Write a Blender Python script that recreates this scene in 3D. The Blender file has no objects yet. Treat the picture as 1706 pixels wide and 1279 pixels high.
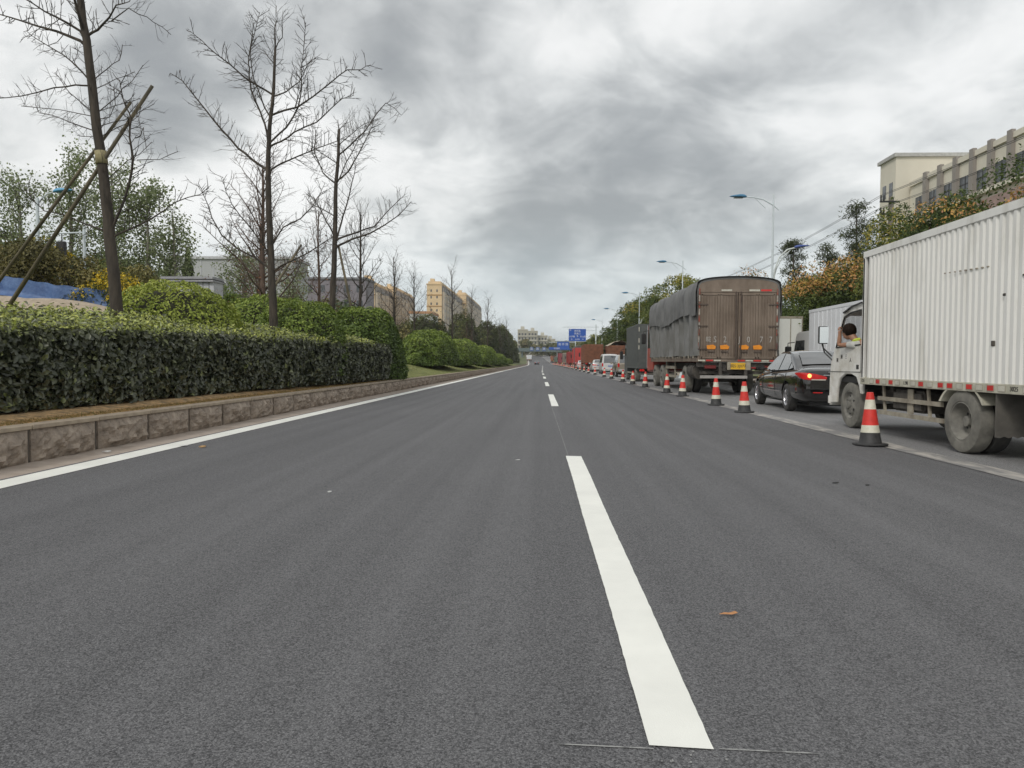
import bpy, bmesh, math, random
import numpy as np
from mathutils import Vector, Matrix, noise
random.seed(7); rng = np.random.default_rng(7)
S = bpy.context.scene
C = S.collection
R = math.radians

# ---------------------------------------------------------------- camera
cam_d = bpy.data.cameras.new('camera'); cam = bpy.data.objects.new('camera', cam_d); C.objects.link(cam)
S.camera = cam
cam_d.sensor_width = 36; cam_d.lens = 36*1200/1706; cam_d.clip_start = .05; cam_d.clip_end = 6000
_M = [[.9990359, -.00871845, -.04302637], [.04327273, .03037413, .99860146], [.00739937, .99950058, -.03072212]]
m = Matrix(((_M[0][0], _M[0][1], -_M[0][2], 0), (_M[1][0], _M[1][1], -_M[1][2], 0), (_M[2][0], _M[2][1], -_M[2][2], 1.12), (0, 0, 0, 1)))
cam.matrix_world = m

# ---------------------------------------------------------------- sky, sun, exposure
SUN_EL, SUN_AZ = 40, 212
W = bpy.data.worlds.new('World'); S.world = W; W.use_nodes = True
nt = W.node_tree; nt.nodes.clear()
def N(t, **k):
    n = nt.nodes.new(t)
    for a, b in k.items(): setattr(n, a, b)
    return n
def L(a, b): nt.links.new(a, b)
def MA(op, a, b=None, c=None, clamp=False):
    n = N('ShaderNodeMath', operation=op, use_clamp=clamp)
    for i, q in enumerate((a, b, c)):
        if q is None: continue
        if isinstance(q, (int, float)): n.inputs[i].default_value = q
        else: L(q, n.inputs[i])
    return n.outputs[0]
def RAMP(fac, stops, interp='LINEAR'):
    n = N('ShaderNodeValToRGB'); n.color_ramp.interpolation = interp
    e = n.color_ramp.elements
    while len(e) < len(stops): e.new(.5)
    for q, (p, c) in zip(e, stops):
        q.position = p; q.color = (*c, 1) if len(c) == 3 else c
    L(fac, n.inputs[0]); return n.outputs[0]
def MIXC(f, a, b, bt='MIX'):
    n = N('ShaderNodeMix', data_type='RGBA', blend_type=bt)
    if isinstance(f, (int, float)): n.inputs[0].default_value = f
    else: L(f, n.inputs[0])
    for i, q in ((6, a), (7, b)):
        if isinstance(q, tuple): n.inputs[i].default_value = (*q, 1)
        else: L(q, n.inputs[i])
    return n.outputs[2]
sky = N('ShaderNodeTexSky', sky_type='NISHITA'); sky.sun_disc = False
sky.sun_elevation = R(SUN_EL); sky.sun_rotation = R(SUN_AZ); sky.air_density = 1.4; sky.dust_density = 2.0
tc = N('ShaderNodeTexCoord')
sx = N('ShaderNodeSeparateXYZ'); L(tc.outputs['Generated'], sx.inputs[0])
zz = MA('MAXIMUM', sx.outputs[2], 0.0)
den = MA('ADD', zz, .34)
cx = N('ShaderNodeCombineXYZ'); L(MA('DIVIDE', sx.outputs[0], den), cx.inputs[0]); L(MA('DIVIDE', sx.outputs[1], den), cx.inputs[1])
def NOISE(scale, detail, rough, dist, off, src=None):
    mp = N('ShaderNodeMapping'); mp.inputs['Location'].default_value = off
    L(src or cx.outputs[0], mp.inputs[0])
    n = N('ShaderNodeTexNoise'); n.inputs['Scale'].default_value = scale; n.inputs['Detail'].default_value = detail
    n.inputs['Roughness'].default_value = rough; n.inputs['Distortion'].default_value = dist
    L(mp.outputs[0], n.inputs[0]); return n.outputs[0]
n1 = NOISE(1.35, 6, .52, .5, (3.1, 1.7, 0))
n2 = NOISE(3.6, 7, .52, .6, (9.3, 4.2, 2))
n3 = NOISE(10, 6, .6, .5, (1.3, 7.7, 4))
base = MA('ADD', MA('ADD', MA('MULTIPLY', n1, .62), MA('MULTIPLY', n2, .62)), MA('SUBTRACT', MA('MULTIPLY', n3, .18), .21))
# cloud masses: (azimuth deg right of +Y, elevation deg, radius deg, squash, amount)   + = lighter, - = darker
blobs = [(-27, 19, 5, -.24), (-17, 24, 6, -.15), (-8, 21, 5, -.08), (3, 16.5, 5, -.14), (9, 13, 5, -.09), (-3, 9, 4, -.11), (5, 9, 4, -.04), (16, 19, 5, -.05), (-36, 27, 5, -.08), (30, 28, 6, -.10), (-38, 6, 5, -.03), (18, 9, 5, -.04),
         (-35, 17, 5, .12), (-21, 14, 5, .13), (0, 24, 4, .11), (-9, 14, 4, .06), (21, 15, 5, .06), (33, 22, 6, .09), (-26, 8, 5, .08), (10, 25, 4, .04), (-8, 5, 5, .03)]
acc = base
for az, el, r, am in blobs:
    d = (math.sin(R(az))*math.cos(R(el)), math.cos(R(az))*math.cos(R(el)), math.sin(R(el)))
    dp = N('ShaderNodeVectorMath', operation='DOT_PRODUCT'); L(tc.outputs['Generated'], dp.inputs[0]); dp.inputs[1].default_value = d
    mr = N('ShaderNodeMapRange', interpolation_type='SMOOTHERSTEP'); L(dp.outputs['Value'], mr.inputs[0])
    mr.inputs[1].default_value = math.cos(R(r*1.6)); mr.inputs[2].default_value = 1; mr.inputs[3].default_value = 0; mr.inputs[4].default_value = am
    acc = MA('ADD', acc, mr.outputs[0])
cloud = RAMP(acc, [(.26, (.30, .31, .315)), (.36, (.41, .42, .42)), (.44, (.545, .555, .55)), (.51, (.69, .70, .69)), (.58, (.82, .82, .805)), (.70, (.92, .915, .90))], 'B_SPLINE')
# blue-grey veil towards the horizon with streaks
hz = N('ShaderNodeMapRange', interpolation_type='SMOOTHERSTEP'); L(sx.outputs[2], hz.inputs[0])
hz.inputs[1].default_value = .02; hz.inputs[2].default_value = .24; hz.inputs[3].default_value = .74; hz.inputs[4].default_value = 0
veil = RAMP(n2, [(.3, (.44, .525, .585)), (.7, (.66, .735, .775))])
col = MIXC(hz.outputs[0], cloud, veil)
ten = N('ShaderNodeVectorMath', operation='SCALE'); L(col, ten.inputs[0]); ten.inputs[3].default_value = 10.2; col = ten.outputs[0]
col = MIXC(.12, col, sky.outputs[0])
# overcast brightening to the zenith, above the picture
zb = N('ShaderNodeMapRange', interpolation_type='SMOOTHERSTEP'); L(sx.outputs[2], zb.inputs[0])
zb.inputs[1].default_value = .45; zb.inputs[2].default_value = 1; zb.inputs[3].default_value = 1; zb.inputs[4].default_value = 1.0
mul = N('ShaderNodeVectorMath', operation='SCALE'); L(col, mul.inputs[0]); L(zb.outputs[0], mul.inputs[3])
bg = N('ShaderNodeBackground'); L(mul.outputs[0], bg.inputs[0]); bg.inputs[1].default_value = .1
out = N('ShaderNodeOutputWorld'); L(bg.outputs[0], out.inputs[0])
sd = bpy.data.lights.new('sun', 'SUN'); sd.energy = 1.12; sd.angle = R(14); sd.color = (1, .96, .9)
sun = bpy.data.objects.new('sun', sd); C.objects.link(sun)
sun.rotation_euler = Vector((-math.sin(R(SUN_AZ))*math.cos(R(SUN_EL)), -math.cos(R(SUN_AZ))*math.cos(R(SUN_EL)), -math.sin(R(SUN_EL)))).to_track_quat('-Z', 'Y').to_euler()
vs = S.view_settings; vs.view_transform = 'Standard'; vs.look = 'None'; vs.exposure = 0.22; vs.gamma = 1; vs.use_curve_mapping = False
S.cycles.max_bounces = 6; S.cycles.transparent_max_bounces = 8; S.cycles.use_fast_gi = False
S.cycles.volume_bounces = 0

# ---------------------------------------------------------------- mesh helpers
class MB:
    def __init__(s): s.v = []; s.f = []; s.m = []
    def add(s, vs_, fs, mi=0):
        o = len(s.v); s.v += [tuple(p) for p in vs_]; s.f += [tuple(i+o for i in f) for f in fs]; s.m += [mi]*len(fs); return s
    def box(s, x0, x1, y0, y1, z0, z1, mi=0):
        return s.add([(x0,y0,z0),(x1,y0,z0),(x1,y1,z0),(x0,y1,z0),(x0,y0,z1),(x1,y0,z1),(x1,y1,z1),(x0,y1,z1)],
            [(0,3,2,1),(4,5,6,7),(0,1,5,4),(1,2,6,5),(2,3,7,6),(3,0,4,7)], mi)
    def prism(s, poly, ax, a0, a1, mi=0):
        n = len(poly)
        def P(p, a): return (a, p[0], p[1]) if ax == 'x' else (p[0], a, p[1]) if ax == 'y' else (p[0], p[1], a)
        v = [P(p, a0) for p in poly] + [P(p, a1) for p in poly]
        f = [tuple(range(n))[::-1], tuple(range(n, 2*n))] + [(i, (i+1) % n, n+(i+1) % n, n+i) for i in range(n)]
        return s.add(v, f, mi)
    def tube(s, pts, rad, n=8, mi=0, cap=True):
        pts = [Vector(p) for p in pts]
        if not isinstance(rad, (list, tuple)): rad = [rad]*len(pts)
        v = []; up = None
        for i, p in enumerate(pts):
            t = (pts[min(i+1, len(pts)-1)] - pts[max(i-1, 0)]).normalized()
            if up is None:
                up = t.orthogonal().normalized()
            a = (up - t*up.dot(t))
            a = a.normalized() if a.length > 1e-6 else t.orthogonal().normalized()
            up = a; b = t.cross(a)
            for k in range(n):
                w = 2*math.pi*k/n; v.append(p + (a*math.cos(w) + b*math.sin(w))*rad[i])
        f = [(i*n+k, i*n+(k+1) % n, (i+1)*n+(k+1) % n, (i+1)*n+k) for i in range(len(pts)-1) for k in range(n)]
        if cap: f += [tuple(range(n))[::-1], tuple(range((len(pts)-1)*n, len(pts)*n))]
        return s.add(v, f, mi)
    def lathe(s, prof, n=24, o=(0,0,0), ax='z', mi=0, cap=True):
        v = []
        for r, h in prof:
            for k in range(n):
                w = 2*math.pi*k/n; a, b = r*math.cos(w), r*math.sin(w)
                v.append((o[0]+a, o[1]+b, o[2]+h) if ax == 'z' else (o[0]+h, o[1]+a, o[2]+b) if ax == 'x' else (o[0]+a, o[1]+h, o[2]+b))
        f = [(i*n+k, i*n+(k+1) % n, (i+1)*n+(k+1) % n, (i+1)*n+k) for i in range(len(prof)-1) for k in range(n)]
        if cap and prof[0][0] > 1e-5: f.append(tuple(range(n))[::-1])
        if cap and prof[-1][0] > 1e-5: f.append(tuple(range((len(prof)-1)*n, len(prof)*n)))
        return s.add(v, f, mi)
    def grid(s, P, mi=0):
        h, w = len(P), len(P[0])
        return s.add([p for r in P for p in r], [(j*w+i, j*w+i+1, (j+1)*w+i+1, (j+1)*w+i) for j in range(h-1) for i in range(w-1)], mi)
    def mesh(s, name, mats, bevel=0, smooth=False, seg=1):
        me = bpy.data.meshes.new(name); me.from_pydata(s.v, [], s.f)
        for mm in (mats if isinstance(mats, (list, tuple)) else [mats]): me.materials.append(mm)
        if any(s.m): me.polygons.foreach_set('material_index', s.m)
        b = bmesh.new(); b.from_mesh(me)
        if bevel:
            es = [e for e in b.edges if len(e.link_faces) == 2 and e.calc_face_angle(0) > .5]
            bmesh.ops.bevel(b, geom=es, offset=bevel, segments=seg, affect='EDGES', clamp_overlap=True)
        bmesh.ops.recalc_face_normals(b, faces=b.faces)
        b.to_mesh(me); b.free()
        if smooth:
            me.shade_smooth() if smooth is True else me.shade_smooth()
            if smooth is not True: me.set_sharp_from_angle(angle=smooth)
        return me
    def build(s, name, mats, parent=None, bevel=0, smooth=False, label=None, kind=None, seg=1):
        return link(name, s.mesh(name, mats, bevel, smooth, seg), parent, label, kind)
def link(name, me, parent=None, label=None, kind=None):
    o = bpy.data.objects.new(name, me); C.objects.link(o)
    if parent is not None: o.parent = parent
    if label: o['label'] = label
    if kind: o['kind'] = kind
    return o
def thing(name, label, cat, loc=(0,0,0), rz=0, group=None):
    o = bpy.data.objects.new(name, None); C.objects.link(o); o.empty_display_size = .2
    o.location = loc; o.rotation_euler = (0, 0, rz); tag(o, label, cat, group); return o
def tag(o, label, cat, group=None):
    o['label'] = label; o['category'] = cat
    if group: o['group'] = group
    return o
def dup(root, loc=None, rz=None, label=None, group=None, sc=None):
    kids = {}
    r = root.copy(); C.objects.link(r)
    def rec(a, b):
        for ch in kidmap.get(a.name, []):
            c = ch.copy(); C.objects.link(c); c.parent = b; rec(ch, c)
    kidmap = {}
    for o in bpy.data.objects:
        if o.parent is not None: kidmap.setdefault(o.parent.name, []).append(o)
    rec(root, r)
    if loc is not None: r.location = loc
    if rz is not None: r.rotation_euler = (0, 0, rz)
    if sc is not None: r.scale = (sc, sc, sc) if isinstance(sc, (int, float)) else sc
    if label: r['label'] = label
    if group: r['group'] = group
    return r
def structure(name, mb, mats, **k):
    return mb.build(name, mats, kind='structure', **k)

# ---------------------------------------------------------------- materials
def newmat(name):
    mt = bpy.data.materials.new(name); mt.use_nodes = True
    t = mt.node_tree; return mt, t, t.nodes['Principled BSDF']
def pm(name, col, rough=.6, metal=0, var=.15, scale=3.0, col2=None, bump=0, bscale=60, stretch=None, spec=None, emit=None, coat=0, detail=5, lo=.35, hi=.65, trans=None, vor=False):
    mt, t, b = newmat(name)
    n = t.nodes; l = t.links
    tcn = n.new('ShaderNodeTexCoord'); mp = n.new('ShaderNodeMapping'); l.new(tcn.outputs['Object'], mp.inputs[0])
    if stretch: mp.inputs['Scale'].default_value = stretch
    nz = n.new('ShaderNodeTexNoise'); nz.inputs['Scale'].default_value = scale; nz.inputs['Detail'].default_value = detail; nz.inputs['Roughness'].default_value = .6
    l.new(mp.outputs[0], nz.inputs[0])
    rp = n.new('ShaderNodeValToRGB'); l.new(nz.outputs[0], rp.inputs[0])
    if col2 is None: col2 = tuple(min(1, c*(1+var)) for c in col); col = tuple(c*(1-var) for c in col)
    e = rp.color_ramp.elements; e[0].position = lo; e[1].position = hi; e[0].color = (*col, 1); e[1].color = (*col2, 1)
    l.new(rp.outputs[0], b.inputs['Base Color'])
    rr = n.new('ShaderNodeMapRange'); l.new(nz.outputs[0], rr.inputs[0]); rr.inputs[3].default_value = max(.02, rough-.08); rr.inputs[4].default_value = min(1, rough+.08)
    l.new(rr.outputs[0], b.inputs['Roughness'])
    b.inputs['Metallic'].default_value = metal
    if spec is not None: b.inputs['Specular IOR Level'].default_value = spec
    if coat: b.inputs['Coat Weight'].default_value = coat; b.inputs['Coat Roughness'].default_value = .05
    if emit: b.inputs['Emission Color'].default_value = (*emit[0], 1); b.inputs['Emission Strength'].default_value = emit[1]
    if bump:
        bz = n.new('ShaderNodeTexVoronoi' if vor else 'ShaderNodeTexNoise'); bz.inputs['Scale'].default_value = bscale
        l.new(mp.outputs[0], bz.inputs[0])
        bp = n.new('ShaderNodeBump'); bp.inputs['Strength'].default_value = 1; bp.inputs['Distance'].default_value = bump
        l.new(bz.outputs[0], bp.inputs['Height']); l.new(bp.outputs[0], b.inputs['Normal'])
    return mt
def leafmat(name, stops, rough=.45, trans=.2, spec=.4):
    mt, t, b = newmat(name); n = t.nodes; l = t.links
    at = n.new('ShaderNodeAttribute'); at.attribute_name = 'v'
    rp = n.new('ShaderNodeValToRGB'); l.new(at.outputs['Fac'], rp.inputs[0]); e = rp.color_ramp.elements
    while len(e) < len(stops): e.new(.5)
    for q, (p, c) in zip(e, stops): q.position = p; q.color = (*c, 1)
    l.new(rp.outputs[0], b.inputs['Base Color']); b.inputs['Roughness'].default_value = rough; b.inputs['Specular IOR Level'].default_value = spec
    if trans:
        tr = n.new('ShaderNodeBsdfTranslucent'); mx = n.new('ShaderNodeMixShader'); mx.inputs[0].default_value = trans
        l.new(rp.outputs[0], tr.inputs[0]); l.new(b.outputs[0], mx.inputs[1]); l.new(tr.outputs[0], mx.inputs[2])
        l.new(mx.outputs[0], n['Material Output'].inputs[0])
    return mt

def asphalt_mat(name, c0, c1, c2, grain=170, bumpd=.004, streak=True, patch=.5):
    mt, t, b = newmat(name); n = t.nodes; l = t.links
    tcn = n.new('ShaderNodeTexCoord'); src = tcn.outputs['Object']
    vo = n.new('ShaderNodeTexVoronoi'); vo.inputs['Scale'].default_value = grain; vo.inputs['Randomness'].default_value = 1; l.new(src, vo.inputs[0])
    vo2 = n.new('ShaderNodeTexVoronoi'); vo2.feature = 'DISTANCE_TO_EDGE'; vo2.inputs['Scale'].default_value = grain*.62; l.new(src, vo2.inputs[0])
    nz = n.new('ShaderNodeTexNoise'); nz.inputs['Scale'].default_value = 95; nz.inputs['Detail'].default_value = 8; nz.inputs['Roughness'].default_value = .75; l.new(src, nz.inputs[0])
    mp = n.new('ShaderNodeMapping'); mp.inputs['Scale'].default_value = (2.2, .03, 1); l.new(src, mp.inputs[0])
    st = n.new('ShaderNodeTexNoise'); st.inputs['Scale'].default_value = 1.6; st.inputs['Detail'].default_value = 5; l.new(mp.outputs[0], st.inputs[0])
    pt = n.new('ShaderNodeTexNoise'); pt.inputs['Scale'].default_value = patch; pt.inputs['Detail'].default_value = 4; l.new(src, pt.inputs[0])
    sep = n.new('ShaderNodeSeparateColor'); l.new(vo.outputs['Color'], sep.inputs[0])
    def ma(op, a, b2, cl=False):
        q = n.new('ShaderNodeMath'); q.operation = op; q.use_clamp = cl
        for i, z in enumerate((a, b2)):
            if isinstance(z, (int, float)): q.inputs[i].default_value = z
            else: l.new(z, q.inputs[i])
        return q.outputs[0]
    g = ma('ADD', ma('MULTIPLY', sep.outputs[0], .5), ma('MULTIPLY', nz.outputs[0], .5))
    g = ma('ADD', g, ma('MULTIPLY', ma('SUBTRACT', st.outputs[0], .5), .36 if streak else .1))
    g = ma('ADD', g, ma('MULTIPLY', ma('SUBTRACT', pt.outputs[0], .5), .10))
    rp = n.new('ShaderNodeValToRGB'); l.new(g, rp.inputs[0]); e = rp.color_ramp.elements; e.new(.5)
    for q, (p, c) in zip(e, ((.25, c0), (.5, c1), (.78, c2))): q.position = p; q.color = (*c, 1)
    # pits between the stones
    pit = n.new('ShaderNodeMapRange'); l.new(vo2.outputs['Distance'], pit.inputs[0]); pit.inputs[1].default_value = 0; pit.inputs[2].default_value = .12; pit.inputs[3].default_value = .45; pit.inputs[4].default_value = 1
    pn = n.new('ShaderNodeMapRange'); l.new(nz.outputs[0], pn.inputs[0]); pn.inputs[1].default_value = .42; pn.inputs[2].default_value = .6
    pf = ma('MAXIMUM', pit.outputs[0], pn.outputs[0])
    mx = n.new('ShaderNodeMix'); mx.data_type = 'RGBA'; mx.blend_type = 'MULTIPLY'; mx.inputs[0].default_value = 1
    cc = n.new('ShaderNodeCombineColor')
    for i in range(3): l.new(pf, cc.inputs[i])
    l.new(rp.outputs[0], mx.inputs[6]); l.new(cc.outputs[0], mx.inputs[7])
    l.new(mx.outputs[2], b.inputs['Base Color'])
    b.inputs['Roughness'].default_value = .72; b.inputs['Specular IOR Level'].default_value = .35
    bp = n.new('ShaderNodeBump'); bp.inputs['Strength'].default_value = .8; bp.inputs['Distance'].default_value = bumpd
    l.new(ma('ADD', ma('MULTIPLY', nz.outputs[0], 1.0), ma('MULTIPLY', vo2.outputs['Distance'], 1.6)), bp.inputs['Height']); l.new(bp.outputs[0], b.inputs['Normal'])
    return mt

M = {}
M['asphalt'] = asphalt_mat('asphalt_new', (.070,.070,.073), (.152,.151,.156), (.235,.234,.239))
M['asphalt_old'] = asphalt_mat('asphalt_old', (.17,.17,.172), (.27,.268,.268), (.36,.355,.35), grain=120)
M['line'] = pm('road_paint', (.86,.86,.80), .6, var=.05, scale=2, bump=.001, bscale=250)
M['line_worn'] = pm('road_paint_worn', (.23,.225,.22), .7, scale=2.2, col2=(.46,.43,.39), stretch=(3,.7,1), detail=10, lo=.44, hi=.62)
M['gutter'] = pm('gutter_concrete', (.33,.27,.22), .85, scale=3, col2=(.46,.39,.33), bump=.002, bscale=120, detail=9)
M['stone'] = pm('split_stone', (.17,.135,.105), .85, scale=7, col2=(.43,.355,.285), bump=.02, bscale=22, detail=10, lo=.3, hi=.7)
M['stone_cap'] = pm('kerb_cap', (.30,.24,.18), .85, scale=5, col2=(.42,.35,.26), bump=.003, bscale=50, detail=8)
M['joint'] = pm('joint_mortar', (.10,.085,.07), .9)
M['soil'] = pm('dry_soil', (.25,.18,.10), .95, scale=7, col2=(.72,.46,.22), bump=.02, bscale=30, detail=10)
M['grass'] = pm('lawn', (.15,.18,.045), .95, scale=2.5, col2=(.29,.29,.10), bump=.03, bscale=60, detail=10)
M['land'] = pm('scrubland', (.07,.10,.035), .95, scale=.25, col2=(.17,.17,.07), bump=.05, bscale=6, detail=10)
M['bark'] = pm('bark', (.030,.025,.020), .9, scale=9, col2=(.085,.068,.052), stretch=(1,1,.25), bump=.008, bscale=40, detail=8)
M['bark_red'] = pm('bark_reddish', (.065,.042,.032), .9, scale=9, col2=(.14,.095,.07), stretch=(1,1,.3), bump=.008, bscale=40, detail=8)
M['bark_grey'] = pm('bark_grey', (.14,.13,.11), .9, scale=9, col2=(.26,.24,.2), bump=.006, bscale=40)
M['bamboo'] = pm('wooden_prop', (.07,.06,.04), .8, scale=3, col2=(.19,.16,.10), stretch=(1,1,.3))
M['straw'] = pm('straw_binding', (.25,.22,.12), .95, scale=20, col2=(.38,.33,.19), bump=.01, bscale=60)
M['stem'] = pm('core_shade', (.035,.035,.02), .95, scale=12, col2=(.06,.06,.035))  # shade inside hedge and shrubs put into colour; also colours shed joints
M['white'] = pm('white_paint', (.62,.62,.60), .4, var=.05, scale=1.2)
M['black'] = pm('black_plastic', (.02,.02,.02), .5)
M['rubber'] = pm('rubber', (.03,.03,.03), .85, scale=6, col2=(.07,.066,.06))
M['rubber_dusty'] = pm('dusty_rubber', (.13,.125,.11), .9, scale=5, col2=(.24,.23,.20), bump=.002, bscale=60)
M['chassis'] = pm('dirty_steel', (.045,.04,.036), .85, scale=5, col2=(.11,.10,.085))
M['chrome'] = pm('bright_alloy', (.6,.6,.62), .25, metal=.9, var=.05)
M['steel'] = pm('galvanised_steel', (.45,.46,.47), .5, metal=.3, var=.1)
M['red_lens'] = pm('red_lens', (.62,.02,.02), .2, var=.1, coat=.6)
M['orange_lens'] = pm('orange_lens', (.8,.28,.02), .3, var=.1)
M['lit_lens'] = pm('lit_brake_lamp', (.9,.25,.05), .3, emit=((1,.35,.08), 3.0))
M['red'] = pm('red_reflective', (.60,.035,.03), .45, var=.12, scale=8)
M['refl_white'] = pm('white_reflective', (.55,.53,.45), .5, var=.15, scale=8)
M['sign_blue'] = pm('sign_blue', (.012,.09,.42), .5, var=.08)
M['sign_white'] = pm('sign_white', (.75,.78,.8), .5, var=.03)
M['plate_yellow'] = pm('yellow_plate', (.78,.46,.03), .5, var=.1)
M['plate_blue'] = pm('blue_plate', (.25,.3,.5), .4, var=.1)
def glassmat(name, col, rough=.04, alpha=1):  # alpha < 1: panes one looks through
    mt, t, b = newmat(name); n = t.nodes; l = t.links
    b.inputs['Base Color'].default_value = (*col, 1); b.inputs['Roughness'].default_value = rough; b.inputs['IOR'].default_value = 1.9; b.inputs['Specular IOR Level'].default_value = .8
    nz = n.new('ShaderNodeTexNoise'); nz.inputs['Scale'].default_value = 1.3
    bp = n.new('ShaderNodeBump'); bp.inputs['Strength'].default_value = .15; bp.inputs['Distance'].default_value = .02; l.new(nz.outputs[0], bp.inputs['Height']); l.new(bp.outputs[0], b.inputs['Normal'])
    b.inputs['Coat Weight'].default_value = .5; b.inputs['Alpha'].default_value = alpha; return mt
M['glass'] = glassmat('dark_glass', (.025,.03,.032))
M['glass_teal'] = glassmat('teal_glass', (.02,.50,.38), .3, .75); M['glass_clear'] = glassmat('clear_glass', (.10,.12,.12), .04, .25)
M['glass_far'] = pm('window_glass', (.09,.10,.11), .25, var=.4, scale=.6)

# ---------------------------------------------------------------- road alignment: straight, then a slight bend and a rise far off
def rdx(y): return 0 if y < 170 else -((y-170)/150)**2*1.6 if y < 400 else -3.76-(y-400)*.033
def rz_(y): return 0 if y < 270 else .028*(y-270)**2/120 if y < 330 else .028*(y-300) if y < 560 else 7.28
def smst(a, b, x):
    t = min(1, max(0, (x-a)/(b-a))); return t*t*(3-2*t)
def ground_z(x, y):
    """height of the ground sheet, road level relative included"""
    x0 = x - rdx(y); z = rz_(y)
    if x0 < -5.55: z += .42 + .62*smst(5.9, 9.6, -x0) + .5*smst(10, 22, -x0) + 2.2*smst(40, 130, -x0) - .04
    elif x0 > 12.35: z += .10 + .3*smst(13, 30, x0)
    else: z -= .03
    return z
YS = list(np.arange(-14, 40, 2.0)) + list(np.arange(40, 170, 6.0)) + list(np.arange(170, 600, 12.0)) + [600, 640]
XW = [-9.0, -5.0]
# ---------------------------------------------------------------- ground and road
def sheet(name, xs, ys, zf, mat_, kind='structure', uvx=True):
    P = [[(x + (rdx(y) if abs(x) < 60 else 0), y, zf(x, y)) for x in xs] for y in ys]
    return MB().grid(P).build(name, mat_, kind=kind, smooth=True)
GX = [-2500, -900, -400, -200, -130, -90, -60, -45, -34, -26, -22, -19, -16, -13, -11, -9.6, -8.5, -7.4, -6.5, -5.9, -5.56, -5.54, 0, 6, 12.34, 12.36, 14, 20, 30, 60, 150, 500, 2500]
GY = list(np.arange(-40, 40, 4.0)) + list(np.arange(40, 640, 12.0)) + [700, 900, 1300, 2200, 4500]
def gz(x, y):
    return ground_z(x + (rdx(y) if abs(x) < 60 else 0), y) - .02
sheet('ground', GX, GY, gz, M['land'])
RY = [-14, 0, 10, 20, 30, 40] + list(np.arange(50, 700, 12.0))
sheet('road', [-5.0, 0, 4.62], RY, lambda x, y: rz_(y), M['asphalt'])
sheet('traffic_lane_pavement', [4.62, 8, 12.2], RY, lambda x, y: rz_(y)-.006, M['asphalt_old'])
sheet('gutter_strip', [-5.47, -4.995], RY, lambda x, y: rz_(y)-.012+.02*(x < -5.2), M['gutter'])
sheet('edge_line', [-4.93, -4.63], RY, lambda x, y: rz_(y)+.005, M['line'])
sheet('worn_lane_line', [4.64, 4.96], RY, lambda x, y: rz_(y)+.001, M['line_worn'])
mb = MB()
for a, b in [(2.085, 8.58), (18.28, 24.95), (33.6, 40.2), (48.8, 55.3), (64, 70.5), (79, 85.5), (94, 100.5), (109, 115.5), (124, 130.5), (139, 146), (156, 163), (172, 179), (188, 195), (204, 211), (220, 227)]:
    def cxl(y): return .425 - .0062*min(y, 85)
    w = .092; n = max(3, int((b-a)/.05)) if a < 20 else 12
    P = []
    for k in range(n+1):
        y = a+(b-a)*k/n; j = .002*math.sin(y*1.7+a); j1 = rng.normal(0, .0009); j2 = rng.normal(0, .0009)
        ye = y+(0 if 0 < k < n else 0); P.append([(cxl(y)-w+j+j1+rdx(y), ye, rz_(y)+.005), (cxl(y)+w+j+j2+rdx(y), ye-(.012 if a < 3 else 0), rz_(y)+.005)])
    mb.grid(P)
structure('lane_dashes', mb, M['line'])
# chalk marks where the dash was set out
mc = pm('chalk', (.35,.35,.34), .9, scale=30, col2=(.15,.15,.15), lo=.45, hi=.6)
mb = MB()
for y0, xs_ in [(2.08, [(.05, .33), (.52, .80)]), (8.6, [(.22, .30), (.5, .66)])]:
    for xa, xb in xs_: mb.grid([[(xa, y0-.002, .003), (xb, y0-.012, .003)], [(xa, y0+.004, .003), (xb, y0-.006, .003)]])
mb.grid([[(.305, 8.6, .003), (.311, 8.6, .003)], [(.22, 18.2, .003), (.228, 18.2, .003)]])
for k in range(14): 
    x, y = .3+rng.uniform(-.02, .25), 2.03+rng.uniform(-.03, .03); mb.grid([[(x, y, .0032), (x+.006, y, .0032)], [(x, y+.008, .0032), (x+.006, y+.01, .0032)]])
structure('chalk_marks', mb, mc)

# far kerb and footpath on the right
sheet('footpath', [12.5, 14.2], RY, lambda x, y: rz_(y)+.125, M['gutter'])
mb = MB()
P = []
for y in RY: z = rz_(y); x = rdx(y); P.append([(12.2+x, y, z-.02), (12.22+x, y, z+.12), (12.34+x, y, z+.13), (12.5+x, y, z+.13)])
structure('far_kerb', mb.grid(P), M['stone_cap'])

# near kerb: split-faced stones one by one
kerb = bpy.data.objects.new('kerb', None); C.objects.link(kerb); kerb['kind'] = 'structure'
PIT = 1.157; Y0 = 7.44 - PIT*12
stones = []
for s in range(6):
    P = []; nx, nz = 20, 8
    for j in range(nz+1):
        row = []
        for i in range(nx+1):
            u, v = i/nx, j/nz; y = .015+u*(PIT-.055); z = v*.36
            e = min(1, min(u, 1-u)*9)*min(1, min(v, 1-v)*5)
            d = e*(.03 + .10*abs(noise.noise(Vector((y*4+s*9, z*7+y*3, s)))) + .06*noise.noise(Vector((y*9+z*9, z*16+s*5, s*3))))
            row.append((d+.004, y, z))
        P.append(row)
    mb = MB().grid(P)
    mb.box(-.14, 0, .012, PIT-.04, 0, .36)
    stones.append(mb.mesh('kerb_stone', M['stone']))
caps = MB().box(-.17, .035, .004, PIT-.006, .362, .41).mesh('cap_stone', M['stone_cap'], bevel=.006)
for k in range(78):
    y = Y0+k*PIT; x = -5.47+rdx(y)
    o = link('kerb_stone', stones[(k*5+k//3) % 6], kerb); o.location = (x+rng.uniform(-.004, .006), y, rz_(y)-.003)
    o = link('cap_stone', caps, kerb); o.location = (x+rng.uniform(-.003, .003), y, rz_(y))
P = []
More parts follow.
